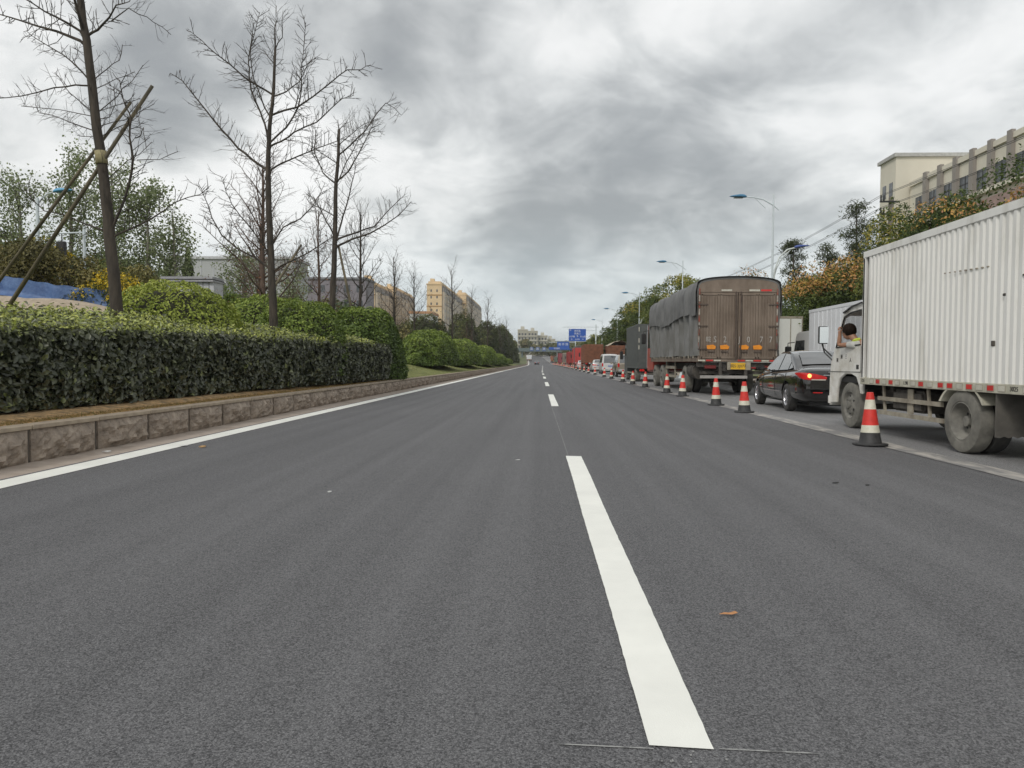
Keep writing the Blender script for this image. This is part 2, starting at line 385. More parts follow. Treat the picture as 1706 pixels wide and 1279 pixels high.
for y in [Y0+78*PIT] + [q for q in RY if q > Y0+78*PIT+2]:
    x = -5.47+rdx(y); P.append([(x, y, rz_(y)), (x, y, rz_(y)+.36), (x+.03, y, rz_(y)+.365), (x+.03, y, rz_(y)+.41), (x-.17, y, rz_(y)+.41)])
MB().grid(P).build('kerb_run', M['stone'], kerb)
P = [[(-5.485+rdx(y), y, rz_(y)-.01), (-5.485+rdx(y), y, rz_(y)+.362)] for y in np.arange(Y0, Y0+79*PIT, 2)]
MB().grid(P).build('kerb_joint', M['joint'], kerb)

# ---------------------------------------------------------------- foliage
def nrm(a): return a/np.maximum(1e-9, np.linalg.norm(a, axis=1, keepdims=True))
def leaves(name, P, Nn, size, v, mt, parent=None, aspect=.5, fine=False, rnd=.6, up=.3, kind=None, droop=.15, label=None):
    n = len(P); P = np.asarray(P, float)
    nn = nrm(np.asarray(Nn, float) + rng.normal(0, rnd, (n, 3)) + np.array([0, 0, up]))
    t = nrm(np.cross(nn, rng.normal(0, 1, (n, 3)))); b = np.cross(nn, t)
    s = (size*rng.uniform(.65, 1.3, n))[:, None]; w = s*aspect*.5
    base = P - t*s*.5; tip = P + t*s*.5 - nn*s*droop
    if fine:
        l1 = P - t*s*.22 - b*w + nn*w*.35; r1 = P - t*s*.22 + b*w + nn*w*.35
        l2 = P + t*s*.18 - b*w*.95 + nn*w*.3; r2 = P + t*s*.18 + b*w*.95 + nn*w*.3
        V = np.stack([base, l1, l2, tip, r2, r1], 1).reshape(-1, 3)
        F = np.array([[0, 3, 2, 1], [0, 5, 4, 3]]); k = 6
    else:
        l = P - b*w + nn*w*.3; r = P + b*w + nn*w*.3
        V = np.stack([base, l, tip, r], 1).reshape(-1, 3)
        F = np.array([[0, 2, 1], [0, 3, 2]]); k = 4
    idx = (F[None] + (np.arange(n)*k)[:, None, None]).reshape(-1, F.shape[1])
    me = bpy.data.meshes.new(name)
    me.vertices.add(len(V)); me.vertices.foreach_set('co', V.astype(np.float32).ravel())
    nf = len(idx); fl = F.shape[1]
    me.loops.add(nf*fl); me.loops.foreach_set('vertex_index', idx.astype(np.int32).ravel())
    me.polygons.add(nf); me.polygons.foreach_set('loop_start', np.arange(nf, dtype=np.int32)*fl)
    me.update(calc_edges=True)
    at = me.attributes.new('v', 'FLOAT', 'POINT'); at.data.foreach_set('value', np.repeat(np.clip(v, 0, 1), k).astype(np.float32))
    me.materials.append(mt)
    return link(name, me, parent, label, kind)
LM = {}
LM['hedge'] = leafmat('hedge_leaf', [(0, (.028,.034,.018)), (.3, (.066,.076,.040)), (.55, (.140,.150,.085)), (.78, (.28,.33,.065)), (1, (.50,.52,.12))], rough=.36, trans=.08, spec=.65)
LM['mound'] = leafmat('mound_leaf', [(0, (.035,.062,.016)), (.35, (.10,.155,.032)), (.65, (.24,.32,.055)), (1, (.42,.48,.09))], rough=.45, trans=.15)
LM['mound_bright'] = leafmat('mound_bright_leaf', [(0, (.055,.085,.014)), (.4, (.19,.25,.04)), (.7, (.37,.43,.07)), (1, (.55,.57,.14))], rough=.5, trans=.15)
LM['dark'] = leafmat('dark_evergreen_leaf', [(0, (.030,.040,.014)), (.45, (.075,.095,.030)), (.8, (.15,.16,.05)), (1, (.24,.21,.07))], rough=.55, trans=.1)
LM['koel'] = leafmat('street_tree_leaf', [(0, (.026,.044,.012)), (.35, (.070,.105,.022)), (.6, (.15,.185,.04)), (.75, (.42,.38,.06)), (.88, (.58,.32,.09)), (1, (.56,.28,.15))], rough=.55, trans=.2)
LM['poplar'] = leafmat('poplar_leaf', [(0, (.10,.13,.055)), (.5, (.24,.29,.13)), (.8, (.42,.47,.26)), (1, (.58,.61,.45))], rough=.5, trans=.45)
LM['olive'] = leafmat('olive_bush_leaf', [(0, (.07,.07,.025)), (.5, (.15,.135,.045)), (.85, (.23,.19,.06)), (1, (.14,.19,.05))], rough=.6, trans=.15)
LM['yellow'] = leafmat('yellow_flower_leaf', [(0, (.03,.05,.015)), (.5, (.07,.10,.025)), (.62, (.66,.48,.03)), (1, (.86,.64,.05))], rough=.6, trans=.2)
LM['grassb'] = leafmat('grass_blade', [(0, (.09,.13,.03)), (.45, (.21,.24,.07)), (.6, (.34,.25,.10)), (1, (.58,.38,.17))], rough=.8, trans=.2)
LM['russet'] = leafmat('russet_leaf', [(0, (.12,.06,.03)), (1, (.32,.14,.06))], rough=.7, trans=.2)

def fnoise(P, f, off=0.):
    return np.array([noise.noise(Vector((p[0]*f+off, p[1]*f, p[2]*f))) for p in P])
# --- the long clipped hedge
def hfront(y): return np.interp(y, [0, 8, 13, 17, 21, 25.5, 27.5, 28.6, 29.4], [-6.28, -6.2, -6.15, -5.9, -5.66, -5.6, -5.7, -6.0, -6.7])
def htop(y): return np.interp(y, [0, 8, 14, 18, 28], [1.44, 1.47, 1.6, 1.62, 1.72])
hedge = thing('clipped_hedge', 'long dark green clipped hedge with pale new leaves on top, along the stone kerb', 'hedge', (-6.4, 6, .45))
def to_local(P, o): return np.asarray(P) - np.array(o)
HO = (-6.4, 6, .45)
n = 36000
yy = 5.2 + (29.4-5.2)*rng.random(n)**1.3
zz_ = .50 + (htop(yy)-.50)*rng.random(n)
wob = np.array([.13*noise.noise(Vector((a*1.1, b*1.6, 3))) + .10*noise.noise(Vector((a*3.3, b*3.3, 8))) for a, b in zip(yy, zz_)])
tuck = .10*np.clip((.85-zz_)/.4, 0, 1) + .09*np.clip((zz_-htop(yy)+.15)/.15, 0, 1)
xx = hfront(yy) + wob - tuck - .20*rng.random(n)**1.3
sz = np.interp(yy, [5, 12, 18, 26], [.115, .12, .125, .135])
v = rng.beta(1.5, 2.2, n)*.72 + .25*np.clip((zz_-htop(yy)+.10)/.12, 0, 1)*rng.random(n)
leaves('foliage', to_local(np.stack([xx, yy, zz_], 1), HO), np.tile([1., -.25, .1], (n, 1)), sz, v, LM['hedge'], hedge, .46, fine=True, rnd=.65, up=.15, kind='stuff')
n = 42000
yy = 5.2 + (24.6-5.2)*rng.random(n)**1.2; t = rng.random(n)
xx = hfront(yy) - .04 - t*1.75
zz_ = htop(yy) + .34*t - .05*(t < .07) + np.array([.07*noise.noise(Vector((a*1.3, b*1.3, 5))) for a, b in zip(xx, yy)]) - .10*rng.random(n)**2 + .16*rng.random(n)**6
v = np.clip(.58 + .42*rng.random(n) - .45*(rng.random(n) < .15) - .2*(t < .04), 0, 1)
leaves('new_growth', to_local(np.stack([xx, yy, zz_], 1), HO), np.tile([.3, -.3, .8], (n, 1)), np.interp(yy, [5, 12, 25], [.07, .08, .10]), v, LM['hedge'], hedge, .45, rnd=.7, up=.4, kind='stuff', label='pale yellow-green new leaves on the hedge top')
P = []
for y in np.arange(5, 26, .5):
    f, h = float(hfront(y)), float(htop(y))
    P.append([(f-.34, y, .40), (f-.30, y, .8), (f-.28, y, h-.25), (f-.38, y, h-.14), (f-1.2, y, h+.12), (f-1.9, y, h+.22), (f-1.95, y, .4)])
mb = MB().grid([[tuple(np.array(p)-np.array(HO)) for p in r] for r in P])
mb.build('shade_core', M['stem'], hedge, smooth=True)  # solid dark shell behind the leaves, standing in for shade inside the hedge

def dome_pts(n, c, r, zb, zt, amin=0.0, ex=.7):
    """points and normals on a clipped dome; c centre (x, y), r (rx, ry)"""
    th = rng.random(n)*2*math.pi; a = np.arcsin(amin + (1-amin)*rng.random(n))
    ca, sa = np.cos(a)**ex, np.sin(a)**.95
    P = np.stack([c[0] + r[0]*ca*np.cos(th), c[1] + r[1]*ca*np.sin(th), zb + (zt-zb)*sa], 1)
    Nn = nrm(np.stack([np.cos(a)*np.cos(th)/r[0], np.cos(a)*np.sin(th)/r[1], np.sin(a)/(zt-zb)], 1))
    return P, Nn
def mound(name, label, cat, c, r, zb, zt, n, size, mt, group, bright=.5, stem='stem', ex=.7):
    o = thing(name, label, cat, (c[0], c[1], zb), 0, group)
    P, Nn = dome_pts(n, (0, 0), r, 0, zt-zb, 0, ex)
    # clumpy relief
    f = 1.6/max(r[0], .6)
    rel = np.array([noise.noise(Vector((p[0]*f*1.4+c[1], p[1]*f*1.4, p[2]*f*1.4+c[0]))) *(.07 if ex < .8 else .22) + noise.noise(Vector((p[0]*f*5+c[1], p[1]*f*5, p[2]*f*5)))*.035 for p in P])
    P = P*(1+rel[:, None]) - Nn*(size*1.2*rng.random((n, 1))**1.5)
    k = rel/.05
    v = bright*.5 + .5*rng.random(n)*Nn[:, 2] + .16*rng.random(n) + .10*k  # shading put into leaf colour: lighter facing up, darker in hollows
    leaves('foliage', P, Nn, size, v, mt, o, .5, rnd=.6, up=.35, kind='stuff')
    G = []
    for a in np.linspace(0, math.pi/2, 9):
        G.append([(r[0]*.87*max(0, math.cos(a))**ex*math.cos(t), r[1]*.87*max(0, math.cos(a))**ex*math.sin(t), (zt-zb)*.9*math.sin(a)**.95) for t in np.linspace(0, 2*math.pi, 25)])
    MB().grid(G).build('shade_core', M[stem], o, smooth=True)  # closed dark dome under the leaves, painted in place of inner shade
    return o
GRP = 'clipped dome shrubs behind the kerb'
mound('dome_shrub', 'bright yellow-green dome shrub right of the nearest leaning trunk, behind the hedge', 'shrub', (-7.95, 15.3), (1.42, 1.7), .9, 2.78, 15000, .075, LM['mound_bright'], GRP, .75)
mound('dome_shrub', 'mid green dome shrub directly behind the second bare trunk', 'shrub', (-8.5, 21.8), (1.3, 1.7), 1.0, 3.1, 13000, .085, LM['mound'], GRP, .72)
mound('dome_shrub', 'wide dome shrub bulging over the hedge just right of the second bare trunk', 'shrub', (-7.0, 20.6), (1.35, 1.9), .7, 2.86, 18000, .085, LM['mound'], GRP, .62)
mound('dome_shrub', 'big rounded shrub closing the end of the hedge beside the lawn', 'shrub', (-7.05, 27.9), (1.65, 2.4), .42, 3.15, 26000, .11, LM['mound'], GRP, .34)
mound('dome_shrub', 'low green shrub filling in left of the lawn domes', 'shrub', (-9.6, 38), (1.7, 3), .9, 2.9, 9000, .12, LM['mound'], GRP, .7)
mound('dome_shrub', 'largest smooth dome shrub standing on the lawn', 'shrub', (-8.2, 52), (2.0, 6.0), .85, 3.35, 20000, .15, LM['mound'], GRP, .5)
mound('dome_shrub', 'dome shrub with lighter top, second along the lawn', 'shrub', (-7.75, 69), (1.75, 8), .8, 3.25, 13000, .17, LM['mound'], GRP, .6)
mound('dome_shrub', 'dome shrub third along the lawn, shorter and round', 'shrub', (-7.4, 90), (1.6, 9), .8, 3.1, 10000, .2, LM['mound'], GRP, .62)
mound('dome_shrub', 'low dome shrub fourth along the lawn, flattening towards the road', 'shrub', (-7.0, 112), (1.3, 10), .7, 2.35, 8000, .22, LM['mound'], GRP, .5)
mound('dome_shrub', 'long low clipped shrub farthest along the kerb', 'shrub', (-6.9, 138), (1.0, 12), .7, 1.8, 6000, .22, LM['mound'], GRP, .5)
GRD = 'tall dark evergreens behind the dome shrubs'
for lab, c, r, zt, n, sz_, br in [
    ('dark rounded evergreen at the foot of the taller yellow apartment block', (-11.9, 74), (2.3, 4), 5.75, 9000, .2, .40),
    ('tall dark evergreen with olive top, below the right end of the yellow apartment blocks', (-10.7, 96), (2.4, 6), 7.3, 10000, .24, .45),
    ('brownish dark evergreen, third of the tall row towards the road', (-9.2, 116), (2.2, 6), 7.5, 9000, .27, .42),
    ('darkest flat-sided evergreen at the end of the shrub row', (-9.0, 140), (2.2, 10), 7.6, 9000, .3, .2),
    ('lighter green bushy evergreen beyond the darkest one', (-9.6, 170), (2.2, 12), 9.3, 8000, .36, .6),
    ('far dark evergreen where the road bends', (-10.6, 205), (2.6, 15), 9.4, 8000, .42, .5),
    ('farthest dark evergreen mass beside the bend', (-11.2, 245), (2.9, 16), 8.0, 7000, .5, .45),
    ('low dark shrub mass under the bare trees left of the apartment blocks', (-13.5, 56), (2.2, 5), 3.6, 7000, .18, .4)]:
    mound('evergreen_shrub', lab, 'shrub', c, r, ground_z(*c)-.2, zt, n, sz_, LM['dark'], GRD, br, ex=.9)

# dry verge grass and litter between kerb and hedge, lawn blades
n = 14000
yy = 5.2+21*rng.random(n)**1.3; xx = -5.66-.62*rng.random(n)
P = np.stack([xx, yy, np.full(n, .41)], 1)
leaves('verge_grass', P, np.tile([1., 0, .2], (n, 1)), .06, np.clip(rng.random(n)*.5+.5-.5*(rng.random(n) < .12), 0, 1), LM['grassb'], None, .12, rnd=.9, up=.5, kind='stuff', label='dry straw-coloured grass and litter on the strip between kerb and hedge')
n = 42000
yy = 26+100*rng.random(n)**1.7; xx = -5.75-5.5*rng.random(n)
P = np.stack([xx, yy, [ground_z(a, b) for a, b in zip(xx, yy)]], 1)
leaves('lawn_grass', P, np.tile([1., 0, .2], (n, 1)), np.interp(yy, [26, 120], [.09, .2]), np.clip(rng.random(n)*.62, 0, 1), LM['grassb'], None, .16, rnd=.9, up=.3, kind='stuff', label='short green lawn on the bank between the shrubs and the kerb')
sheet('verge_soil', [-6.9, -6.2, -5.9, -5.64], [3, 6, 9, 12, 15, 18, 21, 24, 27], lambda x, y: .405 + .05*(x < -6), M['soil'])
sheet('lawn', [-11.5, -10.5, -9.6, -8.5, -7.4, -6.5, -5.9, -5.64], list(np.arange(27, 180, 8.0)), lambda x, y: ground_z(x+rdx(y), y)+.012 if x < -5.7 else rz_(y)+.385, M['grass'])
# ---------------------------------------------------------------- bare trees
def twigs(mb, pts, rad, seed, dens=9., lmax=.6, first=.15, n=3, up=.55, sub=True, knob=True):
    rd = random.Random(seed)
    pts = [Vector(p) for p in pts]
    segs = [(pts[i+1]-pts[i]).length for i in range(len(pts)-1)]; tot = sum(segs)
    k = int(tot*dens); side = 1
    for q in range(k):
        s = (first + (1-first)*(q+rd.random())/max(1, k))*tot; acc_ = 0
        for i, L_ in enumerate(segs):
            if acc_+L_ >= s or i == len(segs)-1: break
            acc_ += L_
        t = min(1, (s-acc_)/max(L_, 1e-6)); p = pts[i].lerp(pts[i+1], t); d = (pts[i+1]-pts[i]).normalized()
        sd_ = d.cross(Vector((rd.gauss(0, .5), rd.gauss(0, 1), rd.gauss(0, .5)))).normalized()
        side = -side
        L0 = lmax*(.35+.65*rd.random())*(1-.45*s/tot)
        w = (d*.45 + sd_*side*.9 + Vector((0, 0, up*rd.random()))).normalized()
        p1 = p + w*L0*.5 + Vector((0, 0, rd.uniform(-.02, .05))); p2 = p1 + (w+Vector((0, 0, rd.uniform(-.1, .6)))).normalized()*L0*.5
        r0 = max(.0042, min(.009, rad*.3))
        mb.tube([p, p1, p2], [r0, r0*.75, r0*.45], n, cap=False)
        if sub and L0 > .22:
            for _ in range(3):
                a = p.lerp(p1, rd.random()) if rd.random() < .4 else p1.lerp(p2, rd.random()*.8)
                ww = (w + Vector((rd.gauss(0, .6), rd.gauss(0, .6), rd.gauss(.2, .5)))).normalized()
                mb.tube([a, a+ww*L0*.45], [r0*.6, r0*.35], n, cap=False)
def traced_tree(name, label, X, Y, px0, z_ref, py_ref, trunk, trad, limbs, group, bark='bark', base_z=None, tw=7., lmax=.55, seed=1, props=()):
    sc = Y/1200.
    o = thing(name, label, 'tree', (X, Y, base_z), 0, group)
    rd = random.Random(seed)
    def T(px, py, dy=0.): return Vector(((px-px0)*sc*(1+dy/Y), dy, z_ref-base_z + (py_ref-py)*sc*(1+dy/Y)))
    tp = [Vector(((trunk[0][0]-px0)*sc, 0, -.2))] + [T(*p) for p in trunk]
    fine = [tp[0]]
    for a, b in zip(tp, tp[1:]): fine += [a.lerp(b, .5)+Vector((rd.gauss(0, .008), rd.gauss(0, .01), 0)), b]
    zmax = fine[-1].z
    rr = [max(trad[1], trad[0] + (trad[1]-trad[0])*max(0, p.z)/zmax) for p in fine]
    MB().tube(fine, rr, 10).build('trunk', M[bark], o, smooth=True)
    tm = MB(); twigs(tm, fine[len(fine)//3:], .02, seed*7+1, tw*1.2, lmax*.9, .0)
    for li, (r0, side, pts) in enumerate(limbs):
        P = []
        q0 = T(*pts[0]); zs = [p.z for p in fine]
        if q0.z < zmax-.1:
            zz0 = q0.z-.10; ax_ = Vector((float(np.interp(zz0, zs, [p.x for p in fine])), float(np.interp(zz0, zs, [p.y for p in fine])), zz0))
            if (ax_-q0).length < .45: P.append(ax_)
        for i, p in enumerate(pts): P.append(T(p[0], p[1], side*(i/(len(pts)-1))**1.1*Y*.05))
        rs = [max(.006, r0*(1-.8*i/(len(P)-1))) for i in range(len(P))]
        # refine
        F = []; FR = []
        for i in range(len(P)-1):
            for t in (0, .5):
                F.append(P[i].lerp(P[i+1], t)+(Vector((rd.gauss(0, .008), rd.gauss(0, .015), rd.gauss(0, .008))) if t else Vector())); FR.append(rs[i]+(rs[i+1]-rs[i])*t)
        F.append(P[-1]); FR.append(rs[-1])
        MB().tube(F, FR, 6).build('limb', M[bark], o, smooth=True)
        twigs(tm, F, r0, seed*31+li, tw, lmax)
    tm.build('twigs', M[bark], o, kind='stuff')
    return o
GB = 'bare trees standing in the planted strip'
T1 = traced_tree('bare_tree', 'nearest bare tree, thick dark trunk leaning left, tied to two wooden props, far left', -8.17, 13.5, 195, 2.0, 520,
    [(195, 520), (190, 450), (183, 390), (178, 330), (172, 270), (163, 210), (155, 130), (147, 60), (138, 0), (131, -60), (124, -130)], (.125, .055), [
    (.045, -1, [(143, 55), (145, 20), (147, -30), (150, -90)]), (.035, .6, [(136, 62), (90, 45), (50, 35), (0, 20), (-45, 5)]), (.03, -.6, [(135, 45), (100, 22), (68, 0), (35, -22)]),
    (.035, -.5, [(148, 54), (170, 45), (195, 25), (212, 5), (240, 0)]), (.012, 1, [(190, 30), (212, 8), (235, 22), (252, 38), (258, 50)]), (.022, .8, [(150, 127), (122, 103), (95, 85), (50, 62), (15, 42)]),
    (.02, -.8, [(150, 137), (132, 136), (100, 141), (50, 155), (0, 160), (-20, 161)]), (.014, .5, [(154, 180), (125, 158), (100, 138), (85, 120), (73, 113)]), (.012, -.5, [(155, 188), (110, 178), (50, 172)]),
    (.014, .7, [(157, 212), (110, 197), (75, 185), (45, 180), (32, 165)]), (.014, -.7, [(160, 126), (190, 110), (220, 97), (235, 72)]), (.012, .7, [(160, 143), (185, 125), (205, 112)]), (.013, .4, [(165, 182), (195, 155), (215, 130), (230, 102)]),
    (.012, -.4, [(166, 193), (190, 190), (205, 170), (208, 140)]), (.012, .8, [(168, 205), (200, 193), (235, 165)]), (.013, -.8, [(170, 222), (210, 207), (255, 190), (270, 177)]), (.01, .3, [(158, 222), (118, 219)]), (.012, -.3, [(163, 181), (205, 170), (250, 160)]),
    (.032, -.6, [(186, 382), (200, 355), (222, 305), (233, 260), (230, 225), (236, 195), (230, 175), (226, 150), (226, 130)]), (.026, .7, [(188, 392), (215, 378), (245, 362), (268, 345), (285, 330), (320, 318), (332, 306)]),
    (.022, 1, [(182, 383), (140, 370), (100, 355), (50, 345), (20, 325), (8, 298)]), (.012, .5, [(180, 295), (210, 262), (226, 250), (240, 230)]), (.012, -1, [(230, 225), (250, 222), (268, 210), (285, 235)]), (.01, .8, [(232, 262), (258, 260), (275, 245)])],
    GB, base_z=.9, tw=11, lmax=.55, seed=3)
# straw binding where the props are tied
MB().tube([(-.265, 0, 3.93), (-.29, 0, 4.17)], [.112, .108], 12).build('binding', M['straw'], T1, smooth=True)
def prop(lab, p0, p1, r=.035, mat_='bamboo'):
    o = MB().tube([(0, 0, 0), tuple((Vector(p1)-Vector(p0))*.5+Vector((0, 0, .01))), tuple(Vector(p1)-Vector(p0))], [r, r*.9, r*.75], 8).build('wooden_prop', M[mat_], smooth=True)
    o.location = p0; tag(o, lab, 'prop', 'wooden poles propping the bare trees'); return o
prop('upper of two long wooden props crossing the leaning trunk at far left', (-11.3, 14.2, 2.35), (-7.93, 13.62, 6.04), .036)
prop('lower of two long wooden props, rising from the sand heap to the leaning trunk', (-10.75, 13.9, 1.95), (-7.33, 13.3, 6.22), .042)
T2 = traced_tree('bare_tree', 'tall bare tree with wide spreading limbs, second from the left', -7.22, 19, 452, 1.92, 550,
    [(453, 550), (452, 500), (449, 448), (447, 400), (445, 350), (444, 273), (446, 230), (449, 191), (453, 159), (455, 120), (457, 79)], (.125, .03), [
    (.04, .7, [(444, 283), (416, 265), (389, 245), (360, 215), (334, 186), (305, 153), (285, 131), (262, 118)]), (.03, -.6, [(452, 157), (430, 143), (408, 128), (385, 106), (363, 88), (344, 68), (326, 52)]),
    (.035, .3, [(444, 235), (438, 205), (430, 186), (413, 148), (409, 125), (407, 104), (410, 75), (416, 55), (424, 20)]), (.026, -.5, [(446, 191), (435, 164), (424, 131), (421, 93), (427, 55), (432, 40)]),
    (.035, .6, [(450, 191), (470, 183), (490, 178), (514, 161), (547, 134), (569, 116), (590, 116), (605, 108)]), (.026, -.8, [(454, 160), (479, 153), (506, 137), (525, 109), (547, 97)]),
    (.03, .9, [(449, 235), (473, 211), (490, 178), (493, 148), (490, 125), (488, 104), (489, 70), (489, 36)]), (.032, -.7, [(449, 242), (468, 235), (493, 220), (534, 204), (561, 182), (583, 166), (606, 161)]),
    (.03, .8, [(448, 282), (465, 270), (487, 259), (517, 245), (547, 233), (564, 223)]), (.038, -.6, [(453, 450), (465, 444), (480, 438), (518, 422), (551, 403), (575, 392)]),
    (.034, .6, [(451, 449), (432, 437), (415, 426), (384, 411), (358, 390), (345, 370), (335, 350), (322, 322), (311, 302)]), (.03, -.9, [(451, 444), (441, 411), (430, 394), (420, 377), (408, 360), (397, 341), (390, 320), (388, 295)]),
    (.026, .9, [(452, 405), (466, 377), (492, 362), (508, 341), (517, 320), (521, 302)]), (.02, .3, [(457, 80), (452, 49), (455, 30)]), (.014, .1, [(457, 80), (457, 40), (457, 10)]), (.016, -.3, [(457, 82), (471, 63), (474, 40), (477, 20)]),
    (.014, .5, [(457, 109), (440, 95), (424, 79)]), (.014, -.4, [(457, 110), (470, 103), (480, 100)]), (.012, -.2, [(456, 100), (444, 72), (441, 58)]), (.016, .8, [(517, 245), (518, 262), (530, 285), (545, 300)]), (.014, -.8, [(490, 178), (505, 150), (520, 130), (530, 115)])],
    GB, base_z=.95, tw=11, lmax=.75, seed=5)
T3 = traced_tree('bare_tree', 'bare tree with two upright leaders and long low right limbs, third big one from left', -8.32, 28, 552, 3.0, 520,
    [(552, 520), (555, 470), (557, 429), (559, 350), (560, 301), (564, 257), (565, 215)], (.14, .05), [
    (.05, .6, [(561, 398), (567, 370), (572, 346), (578, 315), (582, 290), (584, 268)]), (.045, -.5, [(561, 301), (583, 285), (602, 257), (624, 219), (633, 205)]), (.04, .5, [(564, 258), (583, 241), (605, 219), (624, 189), (638, 171), (652, 180), (661, 191)]),
    (.036, .6, [(558, 304), (536, 287), (518, 252), (517, 230), (517, 213)]), (.05, -.5, [(564, 408), (590, 397), (621, 388), (647, 375), (673, 359), (696, 337)]), (.045, .5, [(565, 396), (595, 385), (621, 375), (644, 346), (668, 321)]),
    (.045, -.2, [(556, 390), (544, 367), (534, 345), (526, 328)]), (.03, -.7, [(563, 302), (580, 270), (598, 245), (612, 225), (649, 222)]), (.028, .9, [(559, 360), (530, 345), (505, 335), (490, 318)]), (.02, .2, [(565, 215), (562, 205), (560, 198)]), (.02, .4, [(565, 217), (569, 208), (574, 203)]),
    (.026, -.9, [(560, 270), (540, 255), (520, 240), (495, 236)]), (.026, .6, [(566, 240), (580, 225), (600, 205), (620, 195)])],
    GB, base_z=1.3, tw=9, lmax=1.1, seed=9)
prop('grey wooden prop leaning against the third bare tree on its right side', (-7.35, 28.6, 1.6), (-8.05, 28.05, 5.6), .06)
prop('pale wooden prop slanting behind the second bare tree', (-10.1, 24, 2.0), (-8.25, 24.3, 5.05), .05)

def gen_tree(seed, h, r0, spread, nlimb=14, bark='bark', fork=False, z0=.28, tw=5., lmax=.8, tr=.006):
    """one bare tree as (trunk mesh, limbs mesh, twigs mesh)"""
    rd = random.Random(seed)
    fine = []; x = y = 0
    for i in range(9):
        fine.append(Vector((x, y, -.2+h*i/8*.9))); x += rd.gauss(0, .012*h*.3); y += rd.gauss(0, .012*h*.3)
    tk = MB().tube(fine, [r0*(1-.78*i/8) for i in range(9)], 8)
    lm = MB(); tm = MB()
    for k in range(nlimb):
        t = z0+(1-z0)*((k+rd.random()*.7)/nlimb); i = min(7, int(t*8)); p = fine[i].lerp(fine[i+1], t*8-i)
        az = k*2.4+rd.gauss(0, .4); el = .35+.75*t+rd.gauss(0, .12); Ln = spread*(1.15-.75*t)*rd.uniform(.7, 1.2)
        P = [p]; d = Vector((math.cos(az)*math.cos(el), math.sin(az)*math.cos(el), math.sin(el)))
        for s in range(5):
            P.append(P[-1]+d*Ln/5); d = (d+Vector((rd.gauss(0, .1), rd.gauss(0, .1), .10+rd.gauss(0, .08)))).normalized()
        rb = r0*.36*(1.1-.7*t)
        lm.tube(P, [max(.008, rb*(1-.85*s/5)) for s in range(6)], 5)
        twigs(tm, P, rb, seed*97+k, tw, lmax, sub=True)
    twigs(tm, fine[3:], .02, seed*5+3, tw*1.3, lmax*.7)
    return tk.mesh('trunk', M[bark], smooth=True), lm.mesh('limbs', M[bark], smooth=True), tm.mesh('twigs', M[bark])
protos = [gen_tree(21, 8.2, .11, 2.8, 20, tw=6.5, lmax=1), gen_tree(22, 8.6, .10, 2.5, 17, tw=6.5, lmax=1), gen_tree(23, 8.0, .14, 3.1, 22, 'bark_red', tw=7.5, lmax=1), gen_tree(24, 9.0, .10, 2.0, 18, tw=6.5, lmax=.9), gen_tree(25, 7.0, .09, 2.2, 16, 'bark_red', tw=7.5, lmax=1)]
for lab, x, y, p, sc, rz, base in [
    ('reddish trunk just left behind the second bare tree', -10.7, 27, 2, 1.05, .3, 1.2), ('bare tree with russet twigs between the second and third large ones', -10.4, 33, 4, 1.15, 1.1, 1.2),
    ('slim bare tree right behind the third large one', -10.2, 40, 0, 1.15, 2.0, 1.2), ('slim bare tree in front of the left yellow apartment block\'s left half', -11.0, 52, 1, 1.0, .4, 1.3),
    ('slim bare tree crossing the left yellow apartment block\'s right half', -11.9, 58, 3, 1.0, 2.7, 1.4), ('forked bare tree at the right end of the left apartment block', -11.2, 62, 0, 1.05, 4.1, 1.4),
    ('straight bare tree in front of the taller yellow apartment block', -9.3, 73, 1, 1.25, 5.0, 1.2), ('bare tree in front of the right end of the yellow apartments', -8.9, 91, 3, 1.15, 1.9, 1.2),
    ('last clearly visible bare tree right of the apartment blocks', -8.2, 108, 1, 1.28, 3.0, 1.1), ('short bare tree behind the lawn domes with pale crossed stems', -9.0, 84, 4, .75, 0, 1.1),
    ('farthest thin bare tree above the dark evergreens', -7.7, 150, 3, 1.15, .7, 1.0), ('second farthest thin bare tree above the dark evergreens', -7.8, 130, 0, 1.0, 1.4, 1.0),
    ('bare tree with brown twigs above the second dome shrub', -11.9, 30, 2, .85, 4.4, 1.3)]:
    o = thing('bare_tree', lab, 'tree', (x, y, base-.2), rz, GB); o.scale = (sc, sc, sc)
    for me, nm in zip(protos[p], ('trunk', 'limbs', 'twigs')): link(nm, me, o, kind='stuff' if nm == 'twigs' else None)
    if p in (2, 4):
        n = 260; P = np.stack([rng.normal(0, .8, n), rng.normal(0, .8, n), rng.uniform(1.2, 5.2, n)], 1)
        leaves('dead_leaves', P, np.tile([0, 0, -1.], (n, 1)), .10, rng.random(n), LM['russet'], o, .5, up=-.2, kind='stuff')

